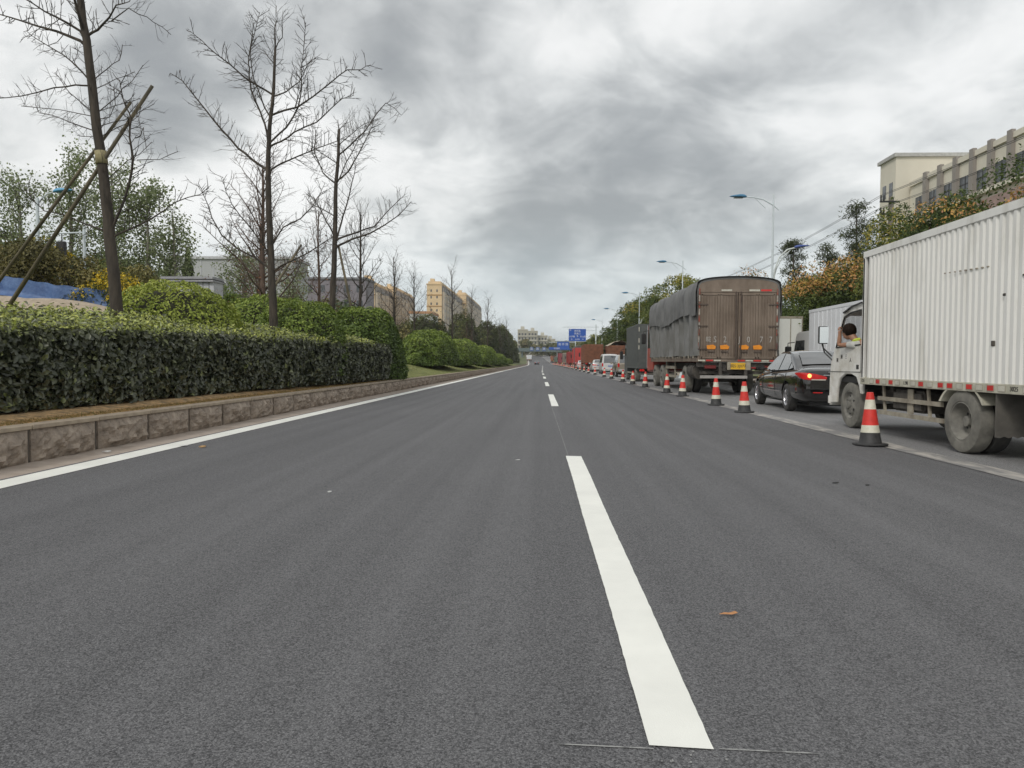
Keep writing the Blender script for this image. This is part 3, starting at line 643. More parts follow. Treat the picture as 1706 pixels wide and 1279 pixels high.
# ---------------------------------------------------------------- leafy trees
def crown(n, rx, ry, rz, nclump, size, seed, flowers=.3, topbias=.4, sparse=False, vflow=(.74, 1.0), cr=(.32, .5)):
    rd = np.random.default_rng(seed)
    d = nrm(rd.normal(0, 1, (nclump, 3))); rr = rd.uniform(.45, .88, (nclump, 1))
    cc = d*rr*np.array([rx, ry, rz]); cs = rd.uniform(cr[0], cr[1], nclump)*rx
    fl = (rd.random(nclump) < flowers*1.25) & (cc[:, 2] > rz*.12)
    tone = rd.uniform(.05, .45, nclump)
    k = rd.integers(0, nclump, n); u = nrm(rd.normal(0, 1, (n, 3))); u[:, 2] = np.where(rd.random(n) < .6, np.abs(u[:, 2]), u[:, 2])
    rad = cs[k][:, None]*(1-.35*rd.random((n, 1))**2)
    nf = np.array([noise.noise(Vector((p[0]*2.2+seed, p[1]*2.2, p[2]*2.2))) for p in (u*1.3+cc[k])])
    P = cc[k] + u*rad*(1+.45*nf[:, None])
    v = tone[k] + .22*rd.random(n) + .12*nf
    isf = fl[k] & (u[:, 2] > .05) & (rd.random(n) < .55+nf)
    v = np.where(isf, rd.uniform(*vflow, n), np.clip(v, 0, .62))
    return P, u, v
def trunk_for(h, r, seed, rx=2., nl=8, bark='bark'):
    rd = random.Random(seed); mb = MB()
    pts = [Vector((rd.gauss(0, .04)*i, rd.gauss(0, .04)*i, h*i/5)) for i in range(6)]; mb.tube(pts, [r*(1-.1*i) for i in range(6)], 8)
    for k in range(nl):
        a = k*2.4; p = pts[3+k % 3]; e = p+Vector((math.cos(a)*rx*.6, math.sin(a)*rx*.6, rx*rd.uniform(.3, .9))); mb.tube([p, p.lerp(e, .5)+Vector((0, 0, .1)), e], [r*.45, r*.3, r*.12], 5)
    return mb.mesh('trunk', M[bark], smooth=True)
def leafy(name, label, cat, loc, P, u, v, size, mt, zc, trunk, group=None, sc=1, rz=0, aspect=.5, up=.2):
    o = thing(name, label, cat, loc, rz, group); o.scale = (sc,)*3 if not isinstance(sc, tuple) else sc
    leaves('crown', P+np.array([0, 0, zc]), u, size, v, mt, o, aspect, rnd=.7, up=up, kind='stuff')
    link('trunk', trunk, o); return o
GK = 'flowering street trees behind the traffic'
tk1 = trunk_for(3.2, .13, 1)
def koel(label, x, y, zt, rx, n, size, seed, flowers, tone=0., rz=0, vflow=(.74, 1.0), ncl=26, ry=None):
    zr_ = ground_z(x, y); h = zt-zr_; rzv = h*.40
    P, u, v = crown(n, rx*.86, (ry or rx)*.86, rzv*.86, ncl, size, seed, flowers, vflow=vflow)
    v = np.where(v < .63, np.clip(v+tone, 0, .63), v)
    return leafy('flowering_tree', label, 'tree', (x, y, zr_), P, u, v, size, LM['koel'], h-rzv, tk1, GK, 1, rz)
koel('street tree with orange seed pods cut by the right picture edge, above the white truck', 14.3, 23.8, 8.1, 2.6, 19000, .13, 1, .5, 0, vflow=(.76, 1))
koel('green street tree with yellow tips against the cream building\'s corner', 14.3, 28.6, 7.5, 2.4, 15000, .13, 2, .32, .1, vflow=(.68, .8))
koel('broad dark green street tree topped with orange pods, between brown lorry and white truck', 14.5, 34.8, 6.45, 2.9, 22000, .14, 3, .72, 0, vflow=(.8, .96), ncl=34)
koel('street tree with orange pods on its left shoulder, right behind the brown lorry', 14.6, 41.5, 6.1, 2.5, 14000, .15, 4, .7, -.02, vflow=(.8, 1))
koel('half bare street tree with pinkish pods above the brown lorry roof', 13.4, 47.5, 7.5, 2.0, 3500, .13, 5, .75, 0, vflow=(.84, 1))
koel('yellow-topped street tree left of the brown lorry roof', 12.3, 63, 9.5, 2.5, 13000, .18, 6, .6, .16, vflow=(.64, .8))
koel('tall street tree with yellow-green tips behind the grey van body', 12.3, 73, 9.9, 2.9, 12000, .2, 7, .4, .12, vflow=(.64, .8))
koel('street tree between the grey box truck and the third street lamp', 12.2, 85, 9.8, 3.0, 10000, .22, 8, .28, .1, vflow=(.66, .82))
koel('street tree at the left shoulder of the tree row', 12.3, 98, 9.6, 3.0, 9000, .25, 9, .3, .08, vflow=(.66, .85))
koel('low dark street tree stepping down towards the blue road sign', 12.4, 112, 9.4, 2.8, 8000, .27, 10, .15, .02, vflow=(.66, .85))
koel('dark street tree close right of the blue road sign', 12.8, 126, 9.2, 3.0, 7000, .3, 11, .12, .02, vflow=(.66, .85))
koel('street tree seen behind the blue road sign\'s post', 13.0, 142, 7.6, 3.0, 6000, .33, 12, .1, .08, vflow=(.66, .85))
koel('pale green tree just behind the blue road sign', 13.6, 178, 8.6, 3.4, 6000, .4, 13, .12, .14, vflow=(.6, .7))
koel('farthest tree of the right hand row beyond the blue sign', 13, 205, 8.2, 3.2, 5000, .45, 14, .12, .05, vflow=(.6, .7))
koel('dark filler tree low behind the white container truck', 16.5, 38, 5.2, 2.6, 10000, .17, 15, .05, -.05)
koel('orange-podded tree between the two street trees over the white truck\'s roofline', 16.6, 29.5, 7.3, 2.6, 10000, .16, 16, .2, -.02, vflow=(.74, .95))
# pines behind
def pine(label, x, y, zt, r, n, size, seed, group='pines behind the street trees'):
    zr_ = ground_z(x, y); h = zt-zr_; rd = np.random.default_rng(seed)
    k = 26; t = rd.uniform(.3, 1, k)**.8; a = rd.random(k)*6.28; rr = r*(1.12-t)*rd.uniform(.6, 1.1, k)
    cc = np.stack([np.cos(a)*rr, np.sin(a)*rr, t*h*.98], 1); i = rd.integers(0, k, n)
    P = cc[i]+rd.normal(0, 1, (n, 3))*np.array([.26, .26, .16])*r*.55
    o = thing('pine_tree', label, 'tree', (x, y, zr_), 0, group)
    leaves('crown', P, rd.normal(0, 1, (n, 3)), size, rd.random(n)*.55, LM['dark'], o, .22, rnd=.8, kind='stuff')
    mb = MB().tube([(0, 0, -.2), (.05, 0, h*.5), (0, 0, h*.97)], [.16, .1, .03], 7)
    for q in range(k): mb.tube([(0, 0, cc[q][2]-.5*rr[q]), tuple(cc[q])], [.04, .015], 4)
    mb.build('trunk', M['bark'], o, smooth=True)
pine('dark pine sticking up above the orange street tree, right of the lower lamp', 19.4, 46, 11.3, 2.1, 5000, .22, 3)
pine('smaller pine behind the blue lower lamp head', 17.6, 52, 9.9, 1.9, 4000, .22, 4)
pine('low pine left of the tall one behind the orange street tree', 19.2, 50, 9.2, 1.9, 3500, .22, 5)
pine('ragged pine between the utility pole and the tall pine', 20.3, 41, 8.6, 1.9, 3500, .2, 6)
# left background greenery
GL = 'trees and bushes in the left background'
def bush(name, lab, x, y, zt, rx, n, size, seed, mt, flowers=0., tone=.0, vflow=(.74, 1), ncl=18, cat='bush', zr_=None, up=.2, rzf=.5):
    zr_ = ground_z(x, y) if zr_ is None else zr_; h = zt-zr_; rzv = h*rzf
    P, u, v = crown(n, rx*.86, rx*.86, rzv*.88, ncl, size, seed, flowers, vflow=vflow)
    if mt is not LM['koel'] and mt is not LM['yellow']: v = np.clip(v*1.5+tone, 0, 1)
    else: v = np.where(v < .63, np.clip(v+tone, 0, .55), v)
    return leafy(name, lab, cat, (x, y, zr_), P, u, v, size, mt, h-rzv, trunk_for(max(.5, h*.45), .07, seed, rx*.7), GL)
bush('olive_bush', 'brownish olive bush above the blue tarpaulin, at the left picture edge', -19.6, 26, 5.9, 2.3, 11000, .15, 31, LM['olive'])
bush('olive_bush', 'brownish olive bush behind the two wooden props', -17.7, 26, 5.9, 2.0, 9000, .14, 32, LM['olive'])
bush('olive_bush', 'olive green bush between the props and the leaning trunk', -16.2, 26, 5.0, 1.6, 7000, .13, 33, LM['olive'], tone=.3)
bush('yellow_flowering_bush', 'bush with bright yellow-orange flowers behind the leaning trunk', -13.9, 22.8, 4.25, 1.3, 8000, .09, 34, LM['yellow'], .9, vflow=(.62, 1))
bush('yellow_flowering_bush', 'yellow-flowering treetop behind the props, higher up', -21.6, 31, 6.9, 1.7, 5000, .14, 35, LM['yellow'], .5, vflow=(.6, .9))
bush('dark_green_tree', 'dark green tree left of the leaning trunk above the yellow bush', -22.4, 36, 7.8, 1.9, 7000, .17, 36, LM['dark'], cat='tree', tone=.3)
bush('dark_green_tree', 'dark green tree at the far left edge behind the olive bushes', -27.4, 36, 8.0, 2.6, 8000, .2, 37, LM['dark'], cat='tree', tone=.1)
bush('dark_green_tree', 'dark tree behind the yellow-flowering bush', -17.6, 30, 5.6, 1.6, 6000, .15, 38, LM['dark'], cat='tree', tone=.35)
bush('green_bush', 'pale green thicket right of the leaning trunk', -21.2, 38, 7.3, 2.0, 9000, .14, 39, LM['poplar'], tone=.15)
bush('green_bush', 'green thicket left of the small conical tree', -25.4, 46, 6.9, 2.4, 7000, .17, 40, LM['dark'], tone=.4)
bush('green_bush', 'green bush behind the grey shed', -24.0, 49, 6.1, 2.6, 7000, .2, 41, LM['dark'], tone=.35)
bush('green_bush', 'green bush right of the grey shed under the second bare tree', -16.3, 38, 5.3, 2.2, 8000, .15, 42, LM['mound'], tone=0)
bush('green_bush', 'green bush behind the third bare tree', -17.2, 50, 5.5, 2.6, 8000, .2, 43, LM['mound'], tone=-.15)
bush('green_bush', 'dull green bush below the purple-grey building', -19.0, 66, 6.2, 3.6, 8000, .26, 44, LM['mound'], tone=-.2)
bush('green_bush', 'low bushes under the left yellow apartment block', -16.5, 84, 6.0, 4.0, 8000, .3, 45, LM['dark'], tone=.3)
bush('olive_bush', 'russet bush low between the second and third bare trees', -13.4, 44, 5.2, 1.8, 3000, .15, 46, LM['olive'])
def poplar(lab, x, y, zt, rx, n, seed):
    zr_ = ground_z(x, y); h = zt-zr_; rd = np.random.default_rng(seed); rr_ = random.Random(seed)
    o = thing('poplar_tree', lab, 'tree', (x, y, zr_), 0, 'thin leaved poplars at the left'); mb = MB().tube([(0, 0, -.2), (.1, 0, h*.6), (0, 0, h*.95)], [.12, .07, .02], 6)
    P = []
    for k in range(34):
        t = .25+.72*rr_.random(); a = rr_.random()*6.28; e = .6+.5*rr_.random(); Ln = rx*(1.25-.8*t)
        p0 = Vector((0, 0, t*h*.9)); d = Vector((math.cos(a)*math.cos(e), math.sin(a)*math.cos(e), math.sin(e)))
        mb.tube([p0, p0+d*Ln], [.022, .006], 4)
        m_ = n//34; s = rd.random(m_)**.7
        P.append(np.array(p0)+np.outer(s*Ln, np.array(d))+rd.normal(0, .24, (m_, 3)))
    P = np.concatenate(P); v = np.clip(rd.beta(2, 2.5, len(P)), 0, 1)
    leaves('crown', P, rd.normal(0, 1, (len(P), 3)), .12, v, LM['poplar'], o, .75, rnd=.8, kind='stuff')
    mb.build('trunk', M['bark_grey'], o, smooth=True)
poplar('sparse poplar at the left picture edge above the olive bush', -25.4, 34, 10.4, 2.8, 3200, 51)
poplar('tallest sparse poplar, its leaves crossing the two wooden props', -22.9, 34, 11.5, 3.0, 5200, 52)
poplar('sparse poplar directly behind the leaning trunk', -20.8, 34, 11.0, 2.8, 4600, 53)
poplar('sparse poplar right of the leaning trunk', -19.1, 34, 9.9, 2.6, 4600, 54)
poplar('lowest sparse poplar, thinning out over the grey shed', -17.8, 34, 8.6, 2.2, 3000, 55)
poplar('sparse pale tree behind the wooden prop of the second bare tree', -16.9, 40, 7.6, 2.4, 3600, 56)
poplar('sparse low tree between the grey hall and the mauve block', -16.6, 47, 7.4, 2.2, 2600, 57)
def conifer(lab, x, y, zt, r, seed, n=5000):
    zr_ = ground_z(x, y); h = zt-zr_; rd = np.random.default_rng(seed); t = rd.random(n)**.7; a = rd.random(n)*6.28
    rr = r*(1.02-t)*(.8+.25*np.sin(t*34)+.15*rd.random(n)); P = np.stack([np.cos(a)*rr, np.sin(a)*rr, h*(.1+.9*t)], 1)
    o = thing('conical_evergreen', lab, 'tree', (x, y, zr_), 0)
    leaves('crown', P, np.stack([np.cos(a), np.sin(a), .6+0*a], 1), .16, rd.random(n)*.6, LM['dark'], o, .4, rnd=.5, kind='stuff')
    MB().tube([(0, 0, -.2), (0, 0, h*.9)], [.12, .02], 6).build('trunk', M['bark'], o)
conifer('small dark conical evergreen left of the big grey factory building', -23.1, 46, 8.4, 1.25, 61)

# ---------------------------------------------------------------- left background things
def sand():
    rows = []
    for x in np.arange(-20, -11.9, .5):
        rows.append([(x, y, 1.25+(1.62*math.exp(-((x+17.5)/3.2)**2)+1.26*math.exp(-((x+13)/2.8)**2))*math.exp(-((y-20.5)/1.6)**2)+.05*noise.noise(Vector((x*2, y*2, 0)))) for y in np.arange(17.5, 24, .4)])
    o = MB().grid(rows).build('sand_heap', pm('sand', (.32, .26, .19), .95, scale=5, col2=(.46, .38, .29), bump=.01, bscale=20), smooth=True); tag(o, 'pale sand heap in front of the blue tarpaulin, behind the hedge at far left', 'sand heap')
sand()
tp = pm('blue_tarpaulin', (.05, .10, .24), .55, scale=3, col2=(.10, .18, .36), bump=.02, bscale=9)
P = []
for x in np.arange(-21, -12.9, .12):
    zt = float(np.interp(x, [-21, -17, -15.5, -13], [3.85, 3.62, 3.36, 3.12])); P.append([(x, 22.4+.05*math.sin(x*5)+.06*noise.noise(Vector((x*4, s, 0)))-.25*s*(s > .9), zt + .10 - s*.62 + .02*math.sin(x*9)*(s < .1)) for s in np.linspace(0, 1, 7)] + [])
o = MB().grid(P).mesh('t', tp, smooth=True)
tarp = thing('tarpaulin_fence', 'blue tarpaulin stretched along a low fence behind the hedge at far left', 'fence', (0, 0, 0))
link('tarpaulin', o, tarp)
for x in np.arange(-20.8, -12.9, 1.6): MB().tube([(x, 22.5, 1.2), (x, 22.5, float(np.interp(x, [-21, -17, -15.5, -13], [3.8, 3.57, 3.31, 3.07])))], .03, 6).build('fence_post', M['steel'], tarp)
# small grey shed
sh = thing('grey_shed', 'small pale grey shed with flat roof behind the bright dome shrub', 'shed', (-15.0, 30, 0))
wm = pm('shed_panel', (.55, .56, .59), .6, var=.08, scale=2)
MB().box(-1.0, 1.05, 0, .9, 1.2, 4.4).build('wall', wm, sh)
MB().box(-1.2, 1.08, -.15, 1.0, 4.40, 4.47).box(-1.18, 1.06, -.13, .95, 4.52, 4.62).build('roof', pm('shed_roof', (.36, .36, .38), .5), sh)
MB().box(-1.2, 1.07, -.14, .97, 4.471, 4.519).build('roof_edge', M['black'], sh)
for k in range(8): MB().box(-.98+k*.26, -.975+k*.26+.012, -.012, 0, 1.2, 4.39).build('panel_joint', M['stem'], sh)
# big grey factory hall and a purple grey building
fh = thing('factory_hall', 'large pale grey windowless hall behind the shed and the second bare tree', 'building', (-46, 108, 0))
MB().box(-12, 8, 0, 7, 0, 16.4).build('wall', pm('hall_wall', (.42, .43, .43), .7, var=.05, scale=.2, stretch=(1, 1, .2)), fh)
MB().box(-12.3, 8.3, -.3, 7.3, 16.4, 16.8).build('roof', pm('hall_roof', (.5, .51, .52), .6), fh)
for k in range(11): MB().box(-11.9+k*1.9, -11.8+k*1.9, -.06, 0, 0, 16.39).build('wall_rib', wm, fh)
for k in range(4): MB().box(4+k*.9, 4.6+k*.9, -.05, -.005, 9.3, 9.7).build('vent', M['black'], fh)
pb = thing('apartment_building', 'mauve grey block with yellow gable behind the twigs of the third bare tree', 'building', (-44, 140, 0))
pw = pm('mauve_wall', (.24, .22, .24), .8, var=.1, scale=.3)
MB().box(-4, 9.2, 0, 7, 0, 17.0).build('wall', pw, pb); MB().box(-8, -4.01, 1, 6, 0, 18.2).build('gable', pm('yellow_wall2', (.42, .34, .20), .8), pb)
MB().box(-4.2, 9.4, -.3, 7.3, 17.0, 17.4).build('roof', pm('grey_roof', (.2, .2, .21), .8), pb)
for k in range(5):
    for j in range(4): MB().box(-2.6+k*2.5, -1.4+k*2.5, -.06, -.002, 5.5+j*3, 6.9+j*3).build('window', M['glass_far'], pb)
pb2 = thing('low_white_building', 'low white and teal building between the two yellow apartment blocks', 'building', (-52, 300, 0))
MB().box(-4, 5, 0, 20, 0, 21).build('wall', M['white'], pb2); MB().box(-4.3, 5.3, -.4, 20.4, 21, 22).build('roof', pm('orange_roof', (.45, .24, .12), .8), pb2); MB().box(-2, 2, -.2, -.01, 14, 19).build('glazing', pm('teal_glazing', (.15, .32, .32), .3), pb2)
# ---------------------------------------------------------------- yellow apartment blocks
yw = pm('yellow_render', (.70, .53, .32), .85, var=.07, scale=.15, bump=0); yb = pm('beige_render', (.50, .43, .34), .85, var=.08, scale=.15); gp = pm('grey_render', (.27, .25, .235), .85, var=.06, scale=.2)
trim = pm('ochre_trim', (.42, .25, .10), .85)
def tower(lab, xr, y0, wid, dep, top, gw=6.9, cap=False, mauve=False):
    """gable faces the viewer, long side runs back along the road"""
    o = thing('apartment_block', lab, 'building', (xr, y0, 0), 0, 'yellow apartment blocks on the left horizon')
    MB().box(-gw, 0, 0, dep, 0, top).build('wall', yw, o)
    MB().box(-gw-.3, .3, -.3, dep+.3, top, top+.5).box(-gw+.5, -.6, .8, dep-1, top+.5, top+1.6).box(-gw+1.2, -gw+3, 2, 5, top+1.6, top+3).build('roof', yw, o)
    MB().box(-gw-.12, .12, -.12, .3, top*.72, top*.72+.5).box(-gw-.15, .15, -.15, .3, top-5, top-4.5).build('cornice', trim, o)
    nb = max(3, int(dep/9)); bw = dep/nb; sdm = pw if mauve else yb
    for k in range(nb):
        MB().box(.01, 1.1, k*bw+.8, (k+1)*bw-1.4, 0, top-3.2-.5*(k % 2)).build('bay', sdm, o)
        MB().box(.02, .4, (k+1)*bw-1.38, (k+1)*bw+.7, 0, top-1.2).build('recess', gp if k % 2 else trim, o)
        MB().box(.01, .9, k*bw+.8, (k+1)*bw-1.4, top-3.1, top-.6).build('loggia', gp, o)
    wmb = MB()
    nf = int(top/3)
    for f in range(2, nf):
        z = f*3
        for wx in (-gw+1.7, -gw+4.4): wmb.box(wx, wx+.65, -.05, -.01, z, z+1.1)
        for k in range(nb):
            for q in (.25, .62): wmb.box(1.11, 1.15, k*bw+.8+q*(bw-2.2)-.5, k*bw+.8+q*(bw-2.2)+.5, z, z+1.1)
    wmb.build('windows', M['glass_far'], o, kind='stuff')
    if cap:
        MB().box(-gw+1.6, -gw+4.0, -.25, -.015, 0, top-4).build('stair_panel', gp, o)
        MB().box(-gw+1, -1.6, .2, 6, top+.5, top+3.2).box(-gw+1.8, -2.4, .8, 5, top+3.2, top+4.4).build('roof_tower', yw, o)
    return o
tower('leftmost yellow block with grey stair strip and stepped roof tower', -77.9, 330, 0, 37, 36.2, cap=True)
tower('second yellow block from the left, set back behind the leftmost', -76.3, 369, 0, 52, 38, gw=6)
tower('third yellow block, square gable with two columns of small windows', -46.8, 330, 0, 78, 36.3)
tower('rightmost yellow block, set back behind the third', -44.0, 409, 0, 92, 38.8, gw=6)
# far beige block behind the bridge, low wooded hills
fb = thing('far_apartment_building', 'long cream block of flats far off where the road disappears', 'building', (-16.5, 505, 0))
cw = pm('cream_far_wall', (.44, .42, .34), .85, var=.06, scale=.1); whf = pm('far_floor_band', (.56, .54, .46), .8)
prev = [(0, 0, 23.5), (7, 0, 22.5), (14, 4, 19.5), (19.5, 9, 17.2)]
for (xa, ya, ht) in prev:
    MB().box(xa-1.5, xa+5.4, ya, ya+16, 0, ht).build('wall', cw, fb)
    MB().box(xa-1.7, xa+5.5, ya-.2, ya+16, ht, ht+.5).box(xa+.5, xa+3, ya+2, ya+8, ht+.5, ht+2.6).build('roof', whf, fb)
    for f in range(3, int(ht/3)+1):
        z = f*3-1.2
        MB().box(xa-1.4, xa+5.3, ya-.6, ya-.01, z-.9, z-.2).build('balcony', whf, fb)
        for q in range(3): MB().box(xa-.9+q*2.1, xa+.4+q*2.1, ya-.05, ya-.005, z, z+1.5).build('window', M['glass_far'], fb)
def hills(name, pts, y, mt):
    rows = []
    for k, s in enumerate(np.linspace(0, 1, 9)):
        rows.append([(x, y+k*40, h*math.sin(s*math.pi)*(1+.12*noise.noise(Vector((x*.03, k, 0))))+2*noise.noise(Vector((x*.06, k*.6, 2)))*(0 < k < 8) - (0 if 0 < k < 8 else 4)) for x, h in pts])
    MB().grid(rows).build(name, mt, kind='structure', smooth=True)
xs_ = np.arange(-900, 1300, 14.0)
hills('wooded_hills', [(float(x), 14+14*math.exp(-((x-60)/90)**2)+18*math.exp(-((x+500)/260)**2)+9*math.exp(-((x-420)/160)**2)+2.5*noise.noise(Vector((x*.05, 0, 0)))) for x in xs_], 700, pm('hill_woods', (.045, .065, .035), .95, scale=.05, col2=(.10, .13, .07), detail=12))
for i, (lab, x, y, zt, rx) in enumerate([('dark round tree below the far cream flats', -11, 440, 15.5, 5), ('trees beneath the bridge at the road bend', -3, 470, 13.5, 6), ('grey-green tree right of the far cream flats', 8.5, 430, 12.5, 6), ('tree mass left of the blue station roof', 13, 340, 12.5, 6),
        ('wide tree at the left shoulder of the bridge', -19, 380, 16.5, 6), ('green tree behind the second blue sign', 17, 300, 10.5, 6), ('tree behind the farthest lorries', 14, 255, 9.8, 4.5), ('hazy tree at the far end of the lorries', 6, 480, 13, 7)]):
    bush('far_tree', lab, x, y, zt, rx, 3500, .9*y/400, 70+i, LM['dark'], cat='tree', tone=.3, zr_=min(4, ground_z(x, y)))

# ---------------------------------------------------------------- cream office building on the right
cb = thing('cream_office_building', 'cream multi-storey office building with grey vertical fins above the white truck', 'building', (46, 70, 0))
cr = pm('cream_render', (.65, .61, .51), .85, var=.05, scale=.25, bump=0); crg = pm('fin_cladding', (.27, .245, .22), .8, var=.1, scale=.8, stretch=(1, 1, .2)); pk = pm('brick_pink', (.34, .24, .21), .85, var=.15, scale=1)
Y1 = 24.0
MB().box(0, 22, -30, Y1-.5, 0, 23.4).build('wall', cr, cb)
MB().box(-.25, 22, -30, Y1-.6, 23.42, 24.0).build('parapet', cr, cb)
MB().box(-1.6, 9, Y1, Y1+4.2, 0, 27.4).build('stair_tower', cr, cb)
MB().box(-1.9, 9.3, Y1-.3, Y1+4.5, 27.4, 27.85).build('stair_tower_cornice', pm('cornice_grey', (.42, .42, .40), .8), cb)
for z in (24.2, 19.0, 13.8):
    for y in (Y1+.7, Y1+2.5): MB().box(-1.66, -1.605, y, y+.9, z-1.5, z+.2).build('window', M['glass_far'], cb)
sp = 3.16
fin = MB().box(-.42, 0, -.36, .36, 19.4, 24.28).mesh('fin', crg); win = MB().box(-.05, -.01, -1.1, 1.1, 0, 2.1).mesh('window', M['glass_far']); fr = MB().box(-.10, -.052, -.03, .03, 0, 2.1).box(-.1, -.052, -1.1, 1.1, 1.2, 1.26).mesh('window_bar', M['black'])
for k in range(14):
    y = Y1-4.6-k*sp
    o = link('fin', fin, cb); o.location = (0, y, 0)
    for z in (19.7, 15.6):
        o = link('window', win, cb); o.location = (0, y+sp/2, z); q = link('frame', fr, o)
MB().box(-.6, -.01, -30, Y1-5, 19.0, 19.38).build('ledge', cr, cb); MB().box(-.4, -.012, -30, Y1-8, 13, 18.4).build('brick_band', pk, cb)
# ---------------------------------------------------------------- vehicle helpers
_wc = {}
def wheel(par, x, y, r, w, side, style='car', tyre='rubber'):
    key = (r, w, side, style, tyre)
    if key not in _wc:
        s = side; h = w/2
        ri = r*.62 if style == 'car' else r*.60
        prof = [(ri, -h*.75), (ri*1.06, -h*.98), (r*.86, -h*1.0), (r*.97, -h*.86), (r, -h*.55), (r, h*.55), (r*.97, h*.86), (r*.86, h*1.0), (ri*1.06, h*.98), (ri, h*.75), (ri*.98, 0), (ri, -h*.75)]
        t = MB().lathe(prof, 32, ax='x')
        for k in range(30):
            a = 2*math.pi*k/30
            for e in (-.3, .3): t.box(e*h-h*.22, e*h+h*.22, -.006, .006, 0, .001)
        tm = MB().lathe(prof, 36, ax='x', cap=False).mesh('wheel', M[tyre], smooth=R(40))
        rm = MB()
        o = s*h
        if style == 'car':
            rm.lathe([(ri*1.02, o*.86), (ri*.98, o*.92), (ri*.90, o*.7), (ri*.88, -o*.2)], 28, ax='x', cap=False); rm.lathe([(ri*.24, o*.72), (ri*.2, o*.82), (0, o*.84)], 12, ax='x')
            for k in range(10):
                a = 2*math.pi*k/10; ca, sa = math.cos(a), math.sin(a)
                rm.tube([(o*.76, ca*ri*.15, sa*ri*.15), (o*.70, ca*ri*.94, sa*ri*.94)], [ri*.085, ri*.06], 4)
            rmesh = rm.mesh('rim', [M['chrome']], smooth=R(40)); hub = MB().lathe([(ri*.86, o*.25), (0, o*.25)], 20, ax='x').mesh('brake_disc', M['black'])
        elif style == 'front':
            rm.lathe([(ri*1.03, o*.9), (ri*.98, o*.95), (ri*.9, o*.62), (ri*.8, o*.45), (ri*.66, o*.8), (ri*.42, o*.98), (ri*.3, o*.98), (ri*.26, o*1.3), (ri*.12, o*1.38), (0, o*1.38)], 28, ax='x', cap=False)
            for k in range(6):
                a = 2*math.pi*k/6; rm.tube([(o*.95, math.cos(a)*ri*.36, math.sin(a)*ri*.36), (o*1.15, math.cos(a)*ri*.36, math.sin(a)*ri*.36)], ri*.05, 6)
            rmesh = rm.mesh('rim', [M['rim_steel']], smooth=R(40)); hb = MB()
            for k in range(6):
                a = 2*math.pi*(k+.5)/6; c_ = (o*.80, math.cos(a)*ri*.6, math.sin(a)*ri*.6); hb.tube([(o*.72, c_[1], c_[2]), (o*.86, c_[1], c_[2])], ri*.10, 10)
            hub = hb.mesh('hand_hole', M['black'])
        else:
            rm.lathe([(ri*1.03, o*.92), (ri*.97, o*.96), (ri*.9, o*.5), (ri*.82, -o*.1), (ri*.72, -o*.55), (ri*.4, -o*.5), (ri*.3, -o*.45), (ri*.27, o*.35), (ri*.2, o*.42), (0, o*.42)], 28, ax='x', cap=False)
            for k in range(6):
                a = 2*math.pi*k/6; rm.tube([(-o*.5, math.cos(a)*ri*.38, math.sin(a)*ri*.38), (-o*.3, math.cos(a)*ri*.38, math.sin(a)*ri*.38)], ri*.05, 6)
            rmesh = rm.mesh('rim', [M['rim_steel']], smooth=R(40)); hb = MB()
            for k in range(5):
                a = 2*math.pi*(k+.5)/5; hb.tube([(-o*.56, math.cos(a)*ri*.6, math.sin(a)*ri*.6), (-o*.50, math.cos(a)*ri*.6, math.sin(a)*ri*.6)], ri*.09, 10)
            hub = hb.mesh('hand_hole', M['black'])
        _wc[key] = (tm, rmesh, hub)
    tm, rmesh, hub = _wc[key]
    o = link('wheel', tm, par); o.location = (x, y, r)
    link('rim', rmesh, o); link('hub', hub, o)
    return o
M['rim_steel'] = pm('dusty_rim', (.14, .135, .12), .7, scale=6, col2=(.26, .25, .22))
def text(name, s, size, loc, rot, mt, par, sx=1.):
    cu = bpy.data.curves.new(name, 'FONT'); cu.body = s; cu.size = size; cu.align_x = 'CENTER'; cu.align_y = 'CENTER'; cu.extrude = .002; cu.resolution_u = 2
    t = bpy.data.objects.new('tmp', cu); C.objects.link(t)
    me = bpy.data.meshes.new_from_object(t.evaluated_get(bpy.context.evaluated_depsgraph_get())); bpy.data.objects.remove(t)
    me.materials.clear(); me.materials.append(mt); o = link(name, me, par); o.location = loc; o.rotation_euler = rot; o.scale = (sx, 1, 1); return o
REAR = (R(90), 0, 0); LEFT = (R(90), 0, R(-90))
def plate(par, x, y, z, w=.44, h=.14, col='plate_blue', txt='', tc_=None):
    o = MB().box(x-w/2, x+w/2, y-.012, y, z-h/2, z+h/2).build('number_plate', M[col], par)
    if txt: text('plate_text', txt, h*.62, (x, y-.016, z), REAR, tc_ or M['black'], o)
    return o
def booled(me, cutters, name, par, mats):
    o = bpy.data.objects.new('tmpb', me); C.objects.link(o); tmp = []
    for c in cutters:
        co = bpy.data.objects.new('tmpc', c); C.objects.link(co); tmp.append(co); md = o.modifiers.new('b', 'BOOLEAN'); md.object = co; md.operation = 'DIFFERENCE'; md.solver = 'EXACT'
    r = bpy.data.meshes.new_from_object(o.evaluated_get(bpy.context.evaluated_depsgraph_get()))
    for t in tmp + [o]: bpy.data.objects.remove(t)
    r.shade_smooth(); r.set_sharp_from_angle(angle=R(32))
    return link(name, r, par)

